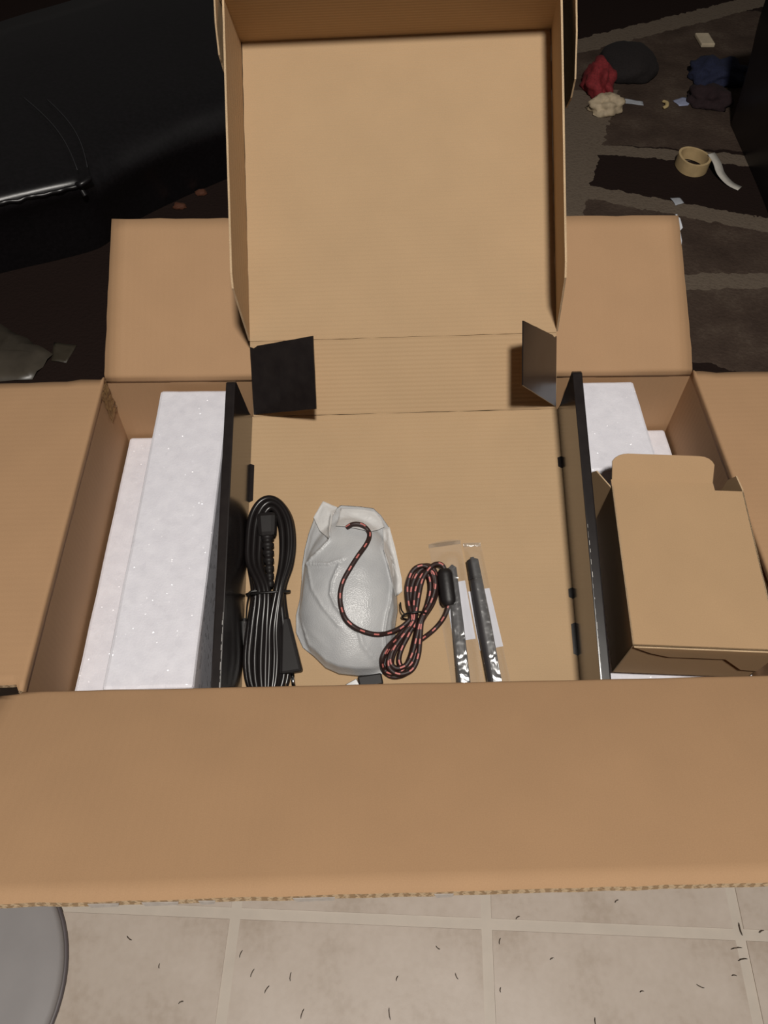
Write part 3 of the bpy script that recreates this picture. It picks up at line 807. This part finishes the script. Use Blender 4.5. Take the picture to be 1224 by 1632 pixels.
bag_flap('film_fold', [(-77.4, -122.6), (-52.4, -124.7), (-37.1, -127.4), (-29.1, -136.0), (-25.6, -147.4), (-41.7, -156.8), (-63.4, -151.8), (-81.6, -148.4)], 1.5, 2.0)['label'] = 'milky translucent fold'
bag_flap('film_fold', [(-98.4, -113.2), (-81.2, -121.0), (-86.0, -134.0), (-87.3, -152.9), (-88.7, -165.7), (-101.5, -150.8), (-109.6, -133.0)], 2.0, 1.5)['label'] = 'milky translucent fold'
bag_flap('film_fold', [(-27.4, -148.9), (-19.8, -146.5), (-13.6, -171.8), (-6.6, -208.8), (-6.2, -223.4), (-14.2, -230.4), (-19.5, -204.9), (-26.3, -179.0)], 1.2, 1.0)['label'] = 'milky translucent fold'

# braided cable: S over the bag, then a tied hank, a ferrite bead and a connector
cable = thing('braided_cable', TR.p(0.012, -0.25, 0.0003), 'black braided cable with red flecks, partly coiled, crossing the grey-white bag', 'cable')
BR = 0.0028
S_ = [(-68.4, -151.5), (-61.0, -148.5), (-51.6, -149.3), (-44.4, -154.9), (-42.3, -162.6), (-45.8, -173.8), (-54.9, -188.6), (-63.3, -203.0), (-70.8, -217.2), (-74.2, -231.4), (-73.4, -245.3), (-68.6, -259.2), (-59.8, -268.1), (-48.3, -273.4), (-34.9, -275.8), (-21.4, -273.0), (-7.6, -266.2), (3.0, -257.0)]
hs = []
for i, (u, v) in enumerate(S_):
    rr = rho_of(u, v)
    hb = bag_height(u, v, min(rr, 1.0)) / 1000 if rr < 1 else 0.0
    hs.append(hb + BR + 0.0006)
hs[0] -= 0.002; hs[1] += 0.003; hs[2] += 0.004; hs[-2] = max(hs[-2], 0.016); hs[-1] = 0.016
link('cable_lead', finish(tube_bm(smooth_path(mmp(S_, hs), False, 10), BR, 12)), BRAID, cable, True)
LOOP = [(3.0, -259.0), (1.3, -237.6), (2.5, -215.9), (10.8, -198.5), (22.4, -193.6), (30.9, -198.9), (34.6, -216.5), (28.3, -238.1), (15.0, -259.2), (10.2, -280.2), (5.5, -300.8), (-3.2, -315.8), (-17.1, -319.7), (-27.1, -314.7), (-30.0, -305.1), (-24.0, -291.4), (-9.3, -274.2)]
def hank(sx, sy, rot, ox, h):
    cx, cy = 6.0, -258.0; out = []; hh = []
    for i, (u, v) in enumerate(LOOP):
        a = math.radians(rot); du, dv = (u - cx), (v - cy)
        L = math.hypot(du, dv)
        # squeeze across the hank axis
        ax = V3((0.30, 1.0, 0)).normalized(); px = V3((ax.y, -ax.x, 0))
        s = du * ax.x + dv * ax.y; t = du * px.x + dv * px.y
        s *= sy; t *= sx
        du, dv = ax.x * s + px.x * t, ax.y * s + px.y * t
        du, dv = du * math.cos(a) - dv * math.sin(a), du * math.sin(a) + dv * math.cos(a)
        u2, v2 = cx + du + ox, cy + dv
        r = rho_of(u2, v2); base = bag_height(u2, v2, r) / 1000 if r < 0.98 else 0.0
        k = max(0.0, 1 - L / 26.0)
        out.append((u2, v2)); hh.append(max(0.0, min(base, 0.012)) + BR + 0.0006 + h * (1 + 0.3 * k))
    return smooth_path(mmp(out, hh), True, 8)
for a in ((1.0, 1.0, 0, 0, 0.0), (0.74, 0.90, 3, 1.5, 0.0012), (0.86, 0.965, -3, -1, 0.0055), (0.52, 0.82, 4, 3.5, 0.006), (0.95, 0.94, 5, 1.0, 0.0108), (0.66, 0.87, -2, 2.2, 0.0112)):
    link('cable_coil', finish(tube_bm(hank(*a), BR, 10, True)), BRAID, cable, True)
TL = [(6.3, -266.8), (10.6, -240.7), (17.0, -213.6), (27.3, -198.3), (35.6, -194.5), (41.2, -197.6), (43.6, -205.0)]
link('cable_lead', finish(tube_bm(smooth_path(mmp(TL, [0.014, 0.017, 0.017, 0.016, 0.014, 0.0135, 0.0128]), False, 10), BR, 12)), BRAID, cable, True)
TL2 = [(46.9, -239.5), (40.1, -255.1), (28.4, -268.3), (10.6, -282.3)]
link('cable_lead', finish(tube_bm(smooth_path(mmp(TL2, [0.0122, 0.008, 0.004, 0.0115]), False, 10), BR, 12)), BRAID, cable, True)
# ferrite bead with chamfered ends
pa, pb = TR.p(0.0426, -0.2010, 0.0128), TR.p(0.0466, -0.2430, 0.0128)
ts = [0, 0.001, 0.08, 0.15, 0.85, 0.92, 0.999, 1.0]; rs = [0.0035, 0.0068, 0.0088, 0.0094, 0.0094, 0.0088, 0.0068, 0.0035]
link('ferrite_bead', finish(tube_bm([pa.lerp(pb, t) for t in ts], rs, 24)), FERRITE, cable, True).modifiers.new('edge', 'EDGE_SPLIT')
ring = []
for i in range(36):
    t = 2 * math.pi * i / 36
    ring.append(TR.p(0.0070 + 0.0138 * math.cos(t), -0.2535 + 0.0022 * math.sin(t) + 0.001 * math.cos(t), max(0.0015, 0.0125 + 0.0125 * math.sin(t))))
bm = tube_bm(ring, 0.0012, 8, True)
tube_bm(smooth_path([TR.p(-0.004, -0.2525, 0.019), TR.p(-0.0075, -0.247, 0.018), TR.p(-0.0085, -0.238, 0.012)], False, 6), 0.0009, 6, bm=bm)
link('twist_tie', finish(bm), WIRE, cable, True)
usb = rbox('plug', TR.p(-0.030, -0.3215, 0.0065), TR.p(-0.056, -0.3265, 0.0065), 0.012, 0.015, 0.009, 0.009, PLASTIC, cable, bevel=0.0015)
rbox('plug_shell', TR.p(-0.056, -0.3265, 0.0065), TR.p(-0.068, -0.3325, 0.0065), 0.012, 0.012, 0.0045, 0.0045, CHROME, usb, bevel=0.0006)['label'] = 'bright metal plug tip'

# ------------------------------------------------------------------ two pens in clear sleeves
def pen(pts, rads, h, label, seam):
    p = [TR.p(u / 1000, v / 1000, hh) for (u, v), hh in zip(pts, h)]
    t = thing('stylus_pen', TR.p(pts[2][0] / 1000, pts[2][1] / 1000, 0.0012), label, 'pen', None)
    # barrel with a rounded end, a grip and a seam ring
    a, b = p[0], p[-1]
    ts = [0.0, 0.006, 0.02, 0.05] + [0.05 + 0.9 * i / 12 for i in range(1, 13)] + [0.985, 0.997, 1.0]
    def rr(t):
        r = rads[0] + (rads[1] - rads[0]) * min(1, t / 0.45) if t < 0.45 else rads[1] + (rads[2] - rads[1]) * (t - 0.45) / 0.55
        if t < 0.02: r *= (0.35, 0.75, 1.0)[min(2, int(t / 0.0065))]
        if t > 0.985: r *= 0.6 if t < 1 else 0.3
        return r
    s0 = [q for q in ts if q <= seam] + [seam]; s1 = [seam + 0.004] + [q for q in ts if q > seam + 0.004]
    link('barrel', finish(tube_bm([a.lerp(b, q) for q in s0], [rr(q) for q in s0], 20)), PEN2 if seam < 0.4 else PEN, t, True)
    link('grip', finish(tube_bm([a.lerp(b, q) for q in s1], [rr(q) for q in s1], 20)), PEN if seam < 0.4 else PEN2, t, True)
    g = [seam - 0.003, seam + 0.008]
    link('seam_ring', finish(tube_bm([a.lerp(b, q) for q in g], [rr(seam) * 0.93] * 2, 20)), RUBBER, t, True)
    # side button
    q0, q1 = a.lerp(b, 0.50), a.lerp(b, 0.66)
    up = (TR.n + TR.x * 0.35).normalized() * (rr(0.58) * 0.93)
    rbox('button', q0 + up, q1 + up, 0.0042, 0.0042, 0.0018, 0.0018, PLASTIC, t, bevel=0.0006)
    return t, a, b
pen(((51.6, -194.5), (56, -263), (58, -309.7), (60.9, -350.6)), (0.0047, 0.0065, 0.0076), (0.0070, 0.0080, 0.0085, 0.0095), 'slimmer graphite pen in clear sleeve beside the cable bead', 0.735)
pen(((74.6, -186.8), (85, -268), (93, -328.6), (96.3, -350.6)), (0.0068, 0.0082, 0.0078), (0.0095, 0.0096, 0.0096, 0.0096), 'thicker dark pen in the right clear sleeve', 0.155)
SEAL = film('sleeve_seal', (0.45, 0.40, 0.34), 0.70, 0.2, 120, 0.5, 0.3)
def sleeve(q, axis, rads, label, lb, lblabel, curl=0.5):
    """clear flat bag draped over a pen: q = corners in mm (tl, tr, br, bl); axis = pen ends in mm"""
    t = thing('pen_sleeve', TR.p(sum(a[0] for a in q) / 4000, sum(a[1] for a in q) / 4000, 0.0003), label, 'plastic bag')
    nu, nv = 30, 60
    bm = bmesh.new(); G = []
    (ax, ay), (bx, by) = axis
    for i in range(nu + 1):
        row = []
        for j in range(nv + 1):
            s, r = i / nu, j / nv
            u = (q[0][0] * (1 - s) + q[1][0] * s) * (1 - r) + (q[3][0] * (1 - s) + q[2][0] * s) * r
            v = (q[0][1] * (1 - s) + q[1][1] * s) * (1 - r) + (q[3][1] * (1 - s) + q[2][1] * s) * r
            d, _ = seg_dist((u, v), (ax, ay), (bx, by))
            R = rads * 1000
            top = 2 * R + 1.6 if d < R * 0.8 else (2 * R + 1.6) * max(0.0, 1 - (d - R * 0.8) / (R * 1.6)) ** 0.8
            e = min(s, 1 - s, r * 2, 1) * 2
            h = max(1.3 + min(1, e * 3) * 1.0, top * min(1, e * 2.2 + 0.05))
            if d > R: h += min(1, e * 3) * 1.7 * abs(noise.noise((u * 0.16, v * 0.11, q[0][0])))
            row.append(bm.verts.new(TR.p(u / 1000, v / 1000, h / 1000)))
        G.append(row)
    for i in range(nu):
        for j in range(nv):
            bm.faces.new((G[i][j], G[i + 1][j], G[i + 1][j + 1], G[i][j + 1]))
    bmesh.ops.recalc_face_normals(bm, faces=bm.faces)
    link('film', bm, CLEAR, t, True)['label'] = 'clear crinkled plastic film'
    tl, tr_ = q[0], q[1]; bm = bmesh.new(); row = []
    for i in range(13):
        k = i / 12; u = tl[0] + (tr_[0] - tl[0]) * k; v = tl[1] + (tr_[1] - tl[1]) * k
        c_ = curl * math.sin(math.pi * k) + 0.6
        row.append([bm.verts.new(TR.p(u / 1000, (v - 3.5) / 1000, 0.0016)), bm.verts.new(TR.p(u / 1000, (v - 1.2) / 1000, (0.8 + c_) / 1000)), bm.verts.new(TR.p(u / 1000, (v + 1.0) / 1000, (0.8 + c_ * 2) / 1000))])
    for a_, b_ in zip(row, row[1:]):
        for m_ in range(2): bm.faces.new((a_[m_], b_[m_], b_[m_ + 1], a_[m_ + 1]))
    link('seal_strip', bm, SEAL, t, True)['label'] = 'heat-sealed end strip'
    bm = bmesh.new(); bm.faces.new([bm.verts.new(TR.p(u / 1000, v / 1000, 0.0009)) for u, v in lb])
    o = link('paper_label', bm, LABEL, t); s = o.modifiers.new('solid', 'SOLIDIFY'); s.thickness = 0.0003
    o['label'] = lblabel
    return t
sleeve([(25.5, -169.1), (62.9, -164.6), (84.8, -345), (48.9, -345)], ((51.6, -194.5), (60.9, -350.6)), 0.0082, 'clear plastic sleeve holding the slimmer pen, its top corner curled', [(42.1, -215.6), (66.1, -211.7), (75.2, -278.7), (50.4, -281.8)], 'blank white label', 4.0)
sleeve([(65.7, -168.5), (86.1, -168.2), (114.5, -345), (86.0, -345)], ((74.6, -186.8), (96.3, -350.6)), 0.0090, 'clear plastic sleeve holding the thicker pen', [(69.1, -224.9), (93.6, -221.0), (105.6, -287.6), (79.5, -292.1)], 'blank white label')

# ------------------------------------------------------------------ small brown box on the right foam
sa, sy_, sr = math.radians(5.4645), math.radians(3.8059), math.radians(-0.4426)
sd_ = V3((math.sin(sy_) * math.cos(sa), math.cos(sy_) * math.cos(sa), math.sin(sa)))
sx_ = V3((math.cos(sy_), -math.sin(sy_), 0))
SB = Frame((0.2932 - 0.0005, 0.2109, 0.0190), sx_, sd_)          # middle of the top's rear edge
sw, sl_, sh_ = 0.0715, 0.1842, 0.078
sbox = thing('small_box', SB.p(0, -sl_ / 2, -sh_), 'small plain brown cardboard box with open rear tuck flap, on the right foam', 'box')
SK = [K_SMALL, K_SMALL, K_EDGE]
panel('top_panel', SB, [(-sw, -sl_), (sw, -sl_), (sw, -0.001), (0.0405, -0.001), (0.040, 0.0085), (-sw, 0.0085)], 0.0015, SK, sbox)
panel('side_panel', Frame(SB.p(-sw, 0, 0), SB.y, -SB.n), [(-sl_, 0), (0, 0), (0, sh_), (-sl_, sh_)], 0.0015, SK, sbox)
panel('side_panel', Frame(SB.p(sw, 0, 0), SB.y, -SB.n), [(-sl_, 0), (0, 0), (0, sh_), (-sl_, sh_)], -0.0015, SK, sbox)
panel('bottom_panel', Frame(SB.p(0, 0, -sh_), SB.x, SB.y), [(-sw, -sl_), (sw, -sl_), (sw, 0), (-sw, 0)], -0.0015, SK, sbox)
ff = Frame(SB.p(0, -sl_, 0), SB.x, -SB.n)
panel('front_panel', ff, [(-sw, 0.0), (sw, 0.0), (sw, sh_), (-sw, sh_)], 0.0015 if ff.n.dot(SB.y) < 0 else -0.0015, SK, sbox)
# front tuck: the top's lip folded over the front, angled at both ends
fo = Frame(SB.p(0, -sl_ - 0.0022, 0), SB.x, -SB.n)
k = 1 if fo.n.dot(SB.y) < 0 else -1
panel('tuck_lip', fo, [(-sw + 0.001, 0.0), (sw - 0.001, 0.0), (sw - 0.002, 0.052), (0.052, 0.050), (0.026, 0.022), (-0.030, 0.022), (-0.050, 0.014)], 0.0015 * k, SK, sbox)
tf = Frame(SB.p(-0.0158, 0.0085, 0), SB.x, (SB.n * 0.62 + SB.y * 0.78))
rp = [(-0.0545, 0)] + [(-0.0545 - 0.002 + 0.018 * (1 - math.cos(a)), 0.022 + 0.013 * math.sin(a) - 0.006) for a in [i * math.pi / 10 for i in range(1, 6)]]
rp += [(0.0565 - 0.018 * (1 - math.cos(a)), 0.022 + 0.013 * math.sin(a) - 0.006) for a in [i * math.pi / 10 for i in range(5, 0, -1)]] + [(0.0555, 0)]
panel('tuck_flap', tf, rp, 0.0015, SK, sbox)
# dust flaps standing at the open rear end
e1 = Frame(SB.p(-sw, 0.0, -0.004), (SB.y * 0.80 + SB.n * 0.05 - SB.x * 0.50), -SB.n)
panel('dust_flap', e1, [(0, 0.0), (0.026, 0.002), (0.032, 0.014), (0.030, 0.060), (0, 0.070)], 0.0015, SK, sbox)
e2 = Frame(SB.p(sw - 0.001, 0.0, 0.0), (SB.y * 0.85 + SB.n * 0.35 - SB.x * 0.32), -SB.n)
panel('dust_flap', e2, [(0, 0.0), (0.018, 0.002), (0.024, 0.020), (0.022, 0.060), (0, 0.068)], 0.0015, SK, sbox)

# ------------------------------------------------------------------ couches
def couch(name, edge, depth_dir, top, label, soft, depth=0.88, seed=1, seam=None):
    """upholstered seat: front edge polyline (x, y), running back along depth_dir; soft(t) = 0 crisp edge .. 1 broad rolled edge"""
    t = thing(name, (edge[len(edge) // 2][0], edge[len(edge) // 2][1], FZ + 0.001), label, 'couch')
    P = smooth_path([(x, y, 0) for x, y in edge], False, 14)
    dd = V3((*depth_dir, 0)).normalized(); H = top - FZ
    crisp = [(0.030, 0.0015), (0.024, H * 0.3), (0.018, H * 0.55), (0.006, H * 0.75), (-0.004, H - 0.034), (-0.004, H - 0.018), (0.002, H - 0.006), (0.012, H), (0.03, H + 0.002), (0.07, H + 0.004), (0.13, H + 0.006), (0.45, H + 0.006), (depth, H), (depth + 0.02, 0.0015)]
    broad = [(0.030, 0.0015), (0.022, H * 0.3), (0.012, H * 0.5), (0.0, H * 0.65), (0.0, H - 0.050), (0.008, H - 0.034), (0.020, H - 0.020), (0.036, H - 0.010), (0.056, H - 0.003), (0.08, H + 0.002), (0.13, H + 0.006), (0.45, H + 0.006), (depth, H), (depth + 0.02, 0.0015)]
    bm = bmesh.new(); G = []; run = 0; n = len(P)
    for i, p in enumerate(P):
        if i: run += (p - P[i - 1]).length
        k_ = soft(i / (n - 1)); row = []
        for k in range(len(crisp)):
            o = crisp[k][0] * (1 - k_) + broad[k][0] * k_; z = crisp[k][1] * (1 - k_) + broad[k][1] * k_
            q = p + dd * o
            w = 0.006 * noise.noise((run * 5, k * 0.25, seed))
            if 0 < k < len(crisp) - 2: q = q + dd * w; z += w * 0.5 if k > 5 else 0
            row.append(bm.verts.new((q.x, q.y, FZ + z)))
        G.append(row)
    for i in range(n - 1):
        for k in range(len(crisp) - 1):
            bm.faces.new((G[i][k], G[i + 1][k], G[i + 1][k + 1], G[i][k + 1])).smooth = True
    bm.faces.new(G[0]); bm.faces.new(list(reversed(G[-1])))
    bmesh.ops.recalc_face_normals(bm, faces=bm.faces)
    o = link('seat', bm, LEATHER, t)
    s = o.modifiers.new('sub', 'SUBSURF'); s.levels = 1; s.render_levels = 1
    if seam:
        sm = [p + dd * (-0.003 + 0.006 * noise.noise((i * 0.25, 2, seed))) + V3((0, 0, top - 0.014 + 0.003 * noise.noise((i * 0.2, 5, seed)))) for i, p in enumerate(P) if i / (n - 1) <= seam]
        link('piping', finish(tube_bm(sm, 0.0045, 8)), LEATHER, t, True)
    return t
EDGE = [(-1.50, 0.80), (-1.10, 0.97), (-0.85, 1.085), (-0.756, 1.125), (-0.688, 1.152), (-0.612, 1.192), (-0.577, 1.25), (-0.54, 1.303), (-0.447, 1.392), (-0.332, 1.488), (-0.10, 1.70)]
couch_l = couch('leather_seat', EDGE, (-0.60, 0.80), -0.19, 'low black leather seat behind the carton on the left, edge gleaming', lambda t: min(1, max(0, (t - 0.49) / 0.05)), seed=2, seam=0.49)
couch_l['category'] = 'seat'
link('tuft_knot', finish(tube_bm(smooth_path([(-0.625, 1.188, -0.205), (-0.612, 1.180, -0.200), (-0.598, 1.196, -0.198), (-0.606, 1.202, -0.205), (-0.618, 1.192, -0.212), (-0.612, 1.184, -0.228)], False, 8), 0.006, 8)), LEATHER, couch_l, True)
THREAD = plain('grey_thread', (0.05, 0.05, 0.055), 0.6)
for k, (a_, b_) in enumerate((((-0.80, 1.50), (-0.618, 1.195)), ((-0.745, 1.49), (-0.600, 1.205)))):
    ps = [V3((a_[0] + (b_[0] - a_[0]) * t + 0.02 * math.sin(t * 3), a_[1] + (b_[1] - a_[1]) * t, -0.1775 + 0.004 * math.sin(math.pi * t))) for t in [i / 16 for i in range(17)]]
    link('loose_thread', finish(tube_bm(ps, 0.0006, 5)), THREAD, couch_l, True)
couch_r = couch('couch', [(0.92, 1.75), (0.90, 1.45), (0.875, 1.2), (0.84, 0.95), (0.82, 0.70)], (1, 0.05), 0.02, 'dark couch at the right edge beside the carpet', lambda t: 1.0, seed=5)
# ------------------------------------------------------------------ litter on the carpet
CZ = FZ + 0.0012
def ring_roll(c, r, h, th, tilt, label):
    t = thing('tape_roll', c, label, 'tape')
    bm = bmesh.new(); n = 40; rows = []
    ax = V3((math.sin(tilt) * 0.3, -math.sin(tilt), math.cos(tilt))).normalized()
    s1 = ax.cross(V3((1, 0, 0))).normalized(); s2 = ax.cross(s1)
    low = min((s1 * math.cos(a) * r + s2 * math.sin(a) * r).z for a in [i * 0.1 for i in range(63)])
    c = V3(c) + V3((0, 0, -low))
    for rr, z in ((r, 0), (r, h), (r - th, h), (r - th, 0)):
        row = []
        for i in range(n):
            a = 2 * math.pi * i / n; k = rr * (1 + 0.06 * math.sin(2 * a + 0.7) + 0.03 * math.sin(3 * a))
            row.append(bm.verts.new(c + ax * z + s1 * (k * 1.0 * math.cos(a)) + s2 * (k * math.sin(a))))
        rows.append(row)
    for q in range(4):
        for i in range(n):
            j = (i + 1) % n
            bm.faces.new((rows[q][i], rows[q][j], rows[(q + 1) % 4][j], rows[(q + 1) % 4][i]))
    bmesh.ops.recalc_face_normals(bm, faces=bm.faces)
    link('ring', bm, TAPE, t, True).modifiers.new('edge', 'EDGE_SPLIT')
    return t
roll = ring_roll((0.785, 1.53, CZ), 0.040, 0.030, 0.006, 0.05, 'tan ring of tape with a pale loose tail, on the dark carpet')
pts = [(0.827, 1.535, 0.036), (0.838, 1.51, 0.026), (0.846, 1.485, 0.012), (0.862, 1.455, 0.004), (0.882, 1.435, 0.002)]
P = smooth_path(pts, False, 6); bm = bmesh.new(); rows = []
for i, p in enumerate(P):
    q = P[min(i + 1, len(P) - 1)] - P[max(i - 1, 0)]; s = V3((q.y, -q.x, 0)).normalized() * 0.011
    rows.append((bm.verts.new(p + V3((0, 0, CZ)) - s), bm.verts.new(p + V3((0, 0, CZ)) + s)))
for a, b in zip(rows, rows[1:]): bm.faces.new((a[0], a[1], b[1], b[0]))
o = link('tape_tail', bm, TAPE_TAIL, roll, True); o.modifiers.new('solid', 'SOLIDIFY').thickness = 0.0008; o['label'] = 'pale loose tail'
def scrap(name, pts, mt, label, cat, lift=0.004, seed=0):
    """a bent bit of paper lying on the carpet"""
    bm = bmesh.new(); cx = sum(p[0] for p in pts) / len(pts); cy = sum(p[1] for p in pts) / len(pts)
    ring = []
    for (x0, y0), (x1, y1) in zip(pts, pts[1:] + pts[:1]):
        for k in range(4):
            t = k / 4; ring.append((x0 + (x1 - x0) * t, y0 + (y1 - y0) * t))
    h = lambda x, y: CZ + 0.0006 + lift * abs(noise.noise((x * 30, y * 30, seed)))
    R = [[bm.verts.new((cx + (x - cx) * s, cy + (y - cy) * s, h(cx + (x - cx) * s, cy + (y - cy) * s))) for x, y in ring] for s in (0.35, 0.7, 1.0)]
    c = bm.verts.new((cx, cy, h(cx, cy))); n = len(ring)
    for k in range(n): bm.faces.new((c, R[0][k], R[0][(k + 1) % n]))
    for a, b in zip(R, R[1:]):
        for k in range(n): bm.faces.new((a[k], b[k], b[(k + 1) % n], a[(k + 1) % n]))
    bmesh.ops.recalc_face_normals(bm, faces=bm.faces)
    o = link(name, bm, mt, None, True)
    s = o.modifiers.new('solid', 'SOLIDIFY'); s.thickness = 0.0006; s.offset = 1
    return tag(o, label, cat)
scrap('paper_scrap', [(0.684, 1.885), (0.741, 1.868), (0.738, 1.846), (0.676, 1.862)], PAPER, 'oblong pale grey paper scrap between the crumpled paper and the crumb', 'paper', seed=1)
scrap('paper_scrap', [(0.826, 1.871), (0.857, 1.892), (0.885, 1.885), (0.862, 1.846), (0.836, 1.842)], plain('pale_blue_paper', (0.34, 0.37, 0.52), 0.6), 'small pale blue paper piece by the maroon cloth', 'paper', seed=2)
scrap('paper_scrap', [(0.700, 1.398), (0.724, 1.398), (0.729, 1.376), (0.706, 1.366)], PAPER, 'tiny whitish scrap just above the rear flap corner', 'paper', seed=3)
clump('crumpled_paper', (0.627, 1.822, CZ), 0.042, 0.036, 0.030, TANPAPER, 3.3, 'crumpled tan paper ball beneath the red cloth', 'paper', amp=0.5, freq=1.8)
bm = tube_bm(smooth_path([(0.788, 1.826, CZ + 0.004), (0.798, 1.834, CZ + 0.005), (0.802, 1.85, CZ + 0.006), (0.796, 1.862, CZ + 0.004)], False, 6), 0.0055, 8, flat=0.7)
tag(link('crumb', finish(bm), plain('yellow_crumb', (0.55, 0.42, 0.20), 0.7), None, True), 'curved yellowish crumb beside the pale blue paper', 'crumb')
t = thing('switch_plate', (1.0135, 2.234, CZ), 'small ivory plastic plate lying near the dark couch', 'plastic piece')
block('plate', [V3(p) for p in box_corners(0.992, 1.034, 2.196, 2.272, CZ + 0.0004, CZ + 0.012)], IVORY, t, 0.003)
clump('red_cloth', (0.628, 1.945, CZ), 0.040, 0.078, 0.055, REDCLOTH, 1.2, 'crumpled red cloth on the carpet beyond the lid', 'cloth', amp=0.4)
clump('dark_bundle', (0.735, 2.06, CZ), 0.082, 0.10, 0.05, DARKCLOTH, 5.4, 'rounded dark brown bundle behind the red cloth', 'cloth', amp=0.12, freq=1.6)
clump('navy_cloth', (0.985, 2.01, CZ), 0.075, 0.07, 0.035, BLUECLOTH, 8.1, 'crumpled navy cloth heap by the right couch', 'cloth', amp=0.35)
clump('maroon_cloth', (0.925, 1.87, CZ), 0.06, 0.05, 0.03, MAROON, 9.7, 'dark maroon cloth heap in front of the navy cloth', 'cloth', amp=0.35)

# ------------------------------------------------------------------ round lid on the vinyl and dark slivers
lid = thing('bin_lid', (-0.56, -0.20, FZ + 0.0005), 'round grey plastic lid on the vinyl floor, bottom left', 'lid')
def lathe(name, c, prof, mt, parent, n=72):
    bm = bmesh.new(); R = []
    for r, z in prof: R.append([bm.verts.new((c[0] + r * math.cos(2 * math.pi * i / n), c[1] + r * math.sin(2 * math.pi * i / n), c[2] + z)) for i in range(n)])
    for a, b in zip(R, R[1:]):
        for i in range(n): bm.faces.new((a[i], a[(i + 1) % n], b[(i + 1) % n], b[i]))
    bm.faces.new(R[-1]); bm.faces.new(list(reversed(R[0])))
    bmesh.ops.recalc_face_normals(bm, faces=bm.faces)
    return link(name, bm, mt, parent, True)
lathe('lid_top', (-0.56, -0.20, FZ + 0.0005), [(0.150, 0.001), (0.152, 0.004), (0.151, 0.012), (0.147, 0.015), (0.12, 0.0165), (0.08, 0.0175), (0.02, 0.018)], GREYLID, lid)
lathe('lid_rim', (-0.56, -0.20, FZ + 0.0005), [(0.1525, 0.0005), (0.1548, 0.002), (0.1548, 0.005), (0.1525, 0.006)], GREYRIM, lid)

sl_me = None
spots = [(0.405, -0.106, 130, 14), (0.389, -0.185, 8, 14), (0.393, -0.197, 12, 12), (0.400, -0.165, 95, 14), (0.335, -0.223, 160, 9), (0.378, -0.213, 5, 6), (0.255, -0.13, 40, 6), (0.13, -0.145, 40, 6), (0.105, -0.17, 80, 7), (-0.19, -0.195, 70, 9), (-0.172, -0.212, 60, 9), (-0.205, -0.175, 75, 8), (-0.13, -0.237, 75, 10), (-0.03, -0.24, 100, 12), (-0.02, -0.205, 70, 6), (0.05, -0.205, 120, 7), (-0.34, -0.155, 150, 8), (-0.27, -0.222, 30, 6), (0.03, -0.175, 150, 6), (0.205, -0.255, 95, 10), (0.165, -0.19, 30, 5), (0.265, -0.226, 20, 5), (-0.30, -0.185, 100, 5), (-0.145, -0.2, 90, 9), (0.10, -0.22, 90, 5), (0.425, -0.168, 30, 7)]
for x, y, a, L in spots:
    if sl_me is None:
        bm = finish(tube_bm([V3((-0.5, 0, 0.0009)), V3((-0.2, 0.0005, 0.0011)), V3((0.25, 0.0, 0.0011)), V3((0.5, -0.0008, 0.0009))], [0.0003, 0.0006, 0.0006, 0.0003], 6))
        sl_me = bpy.data.meshes.new('sliver'); bm.to_mesh(sl_me); bm.free(); sl_me.materials.append(SLIVER)
    o = bpy.data.objects.new('sliver', sl_me); C.objects.link(o)
    o.location = (x, y, FZ + 0.0002); o.rotation_euler = (0, 0, math.radians(a)); o.scale = (L / 1000, 1, 1)
    tag(o, 'tiny dark sliver scattered on the pale vinyl floor', 'debris', 'dark slivers on the vinyl floor')

# two orange crumbs and a crumpled sheet on the carpet in front of the leather seat
ORANGE = plain('orange_crumb', (0.085, 0.026, 0.010), 0.8)
clump('crumb', (-0.472, 1.372, CZ), 0.016, 0.011, 0.008, ORANGE, 2.2, 'orange crumb on the carpet, lower left of the two', 'crumb', sub=3)
clump('crumb', (-0.428, 1.428, CZ), 0.014, 0.010, 0.008, ORANGE, 4.4, 'orange crumb on the carpet, nearer the open lid', 'crumb', sub=3)
SHEET = plain('grey_brown_plastic', (0.060, 0.050, 0.038), 0.35, nscale=9, nstr=0.15, var=0.5, dist=0.01)
scrap('plastic_sheet', [(-0.86, 0.97), (-0.79, 0.968), (-0.755, 0.94), (-0.70, 0.90), (-0.655, 0.868), (-0.68, 0.80), (-0.80, 0.79), (-0.88, 0.84)], SHEET, 'crumpled greyish plastic sheet on the carpet beyond the left flap', 'plastic sheet', lift=0.012, seed=6)
scrap('plastic_scrap', [(-0.662, 0.905), (-0.615, 0.895), (-0.625, 0.845), (-0.655, 0.85)], plain('olive_plastic', (0.045, 0.036, 0.024), 0.5), 'small olive plastic scrap right of the greyish sheet', 'plastic sheet', lift=0.004, seed=8)
RESIDUE = plain('pale_residue', (0.46, 0.41, 0.37), 0.7, nscale=200, nstr=0.2)
# pale paper tape residue on the front flap's outer edge
dr_ = V3((0, -math.cos(math.radians(21)), math.sin(math.radians(21)))); nn_ = V3((0, math.sin(math.radians(21)), math.cos(math.radians(21))))
fr = Frame(dr_ * (FL + 0.0012), X, -nn_)
for u0, u1 in ((-0.385, -0.366), (-0.250, -0.228), (-0.212, -0.186), (-0.172, -0.160), (-0.105, -0.075), (-0.004, 0.010)):
    o = panel('paper_residue', fr, [(u0, 0.0005), (u1, 0.0008), (u1 - 0.001, 0.0042), (u0 + 0.002, 0.0046)], 0.0006, [RESIDUE] * 3, carton)
    o.location.z -= 0.0 ; o['label'] = 'pale paper tape residue'
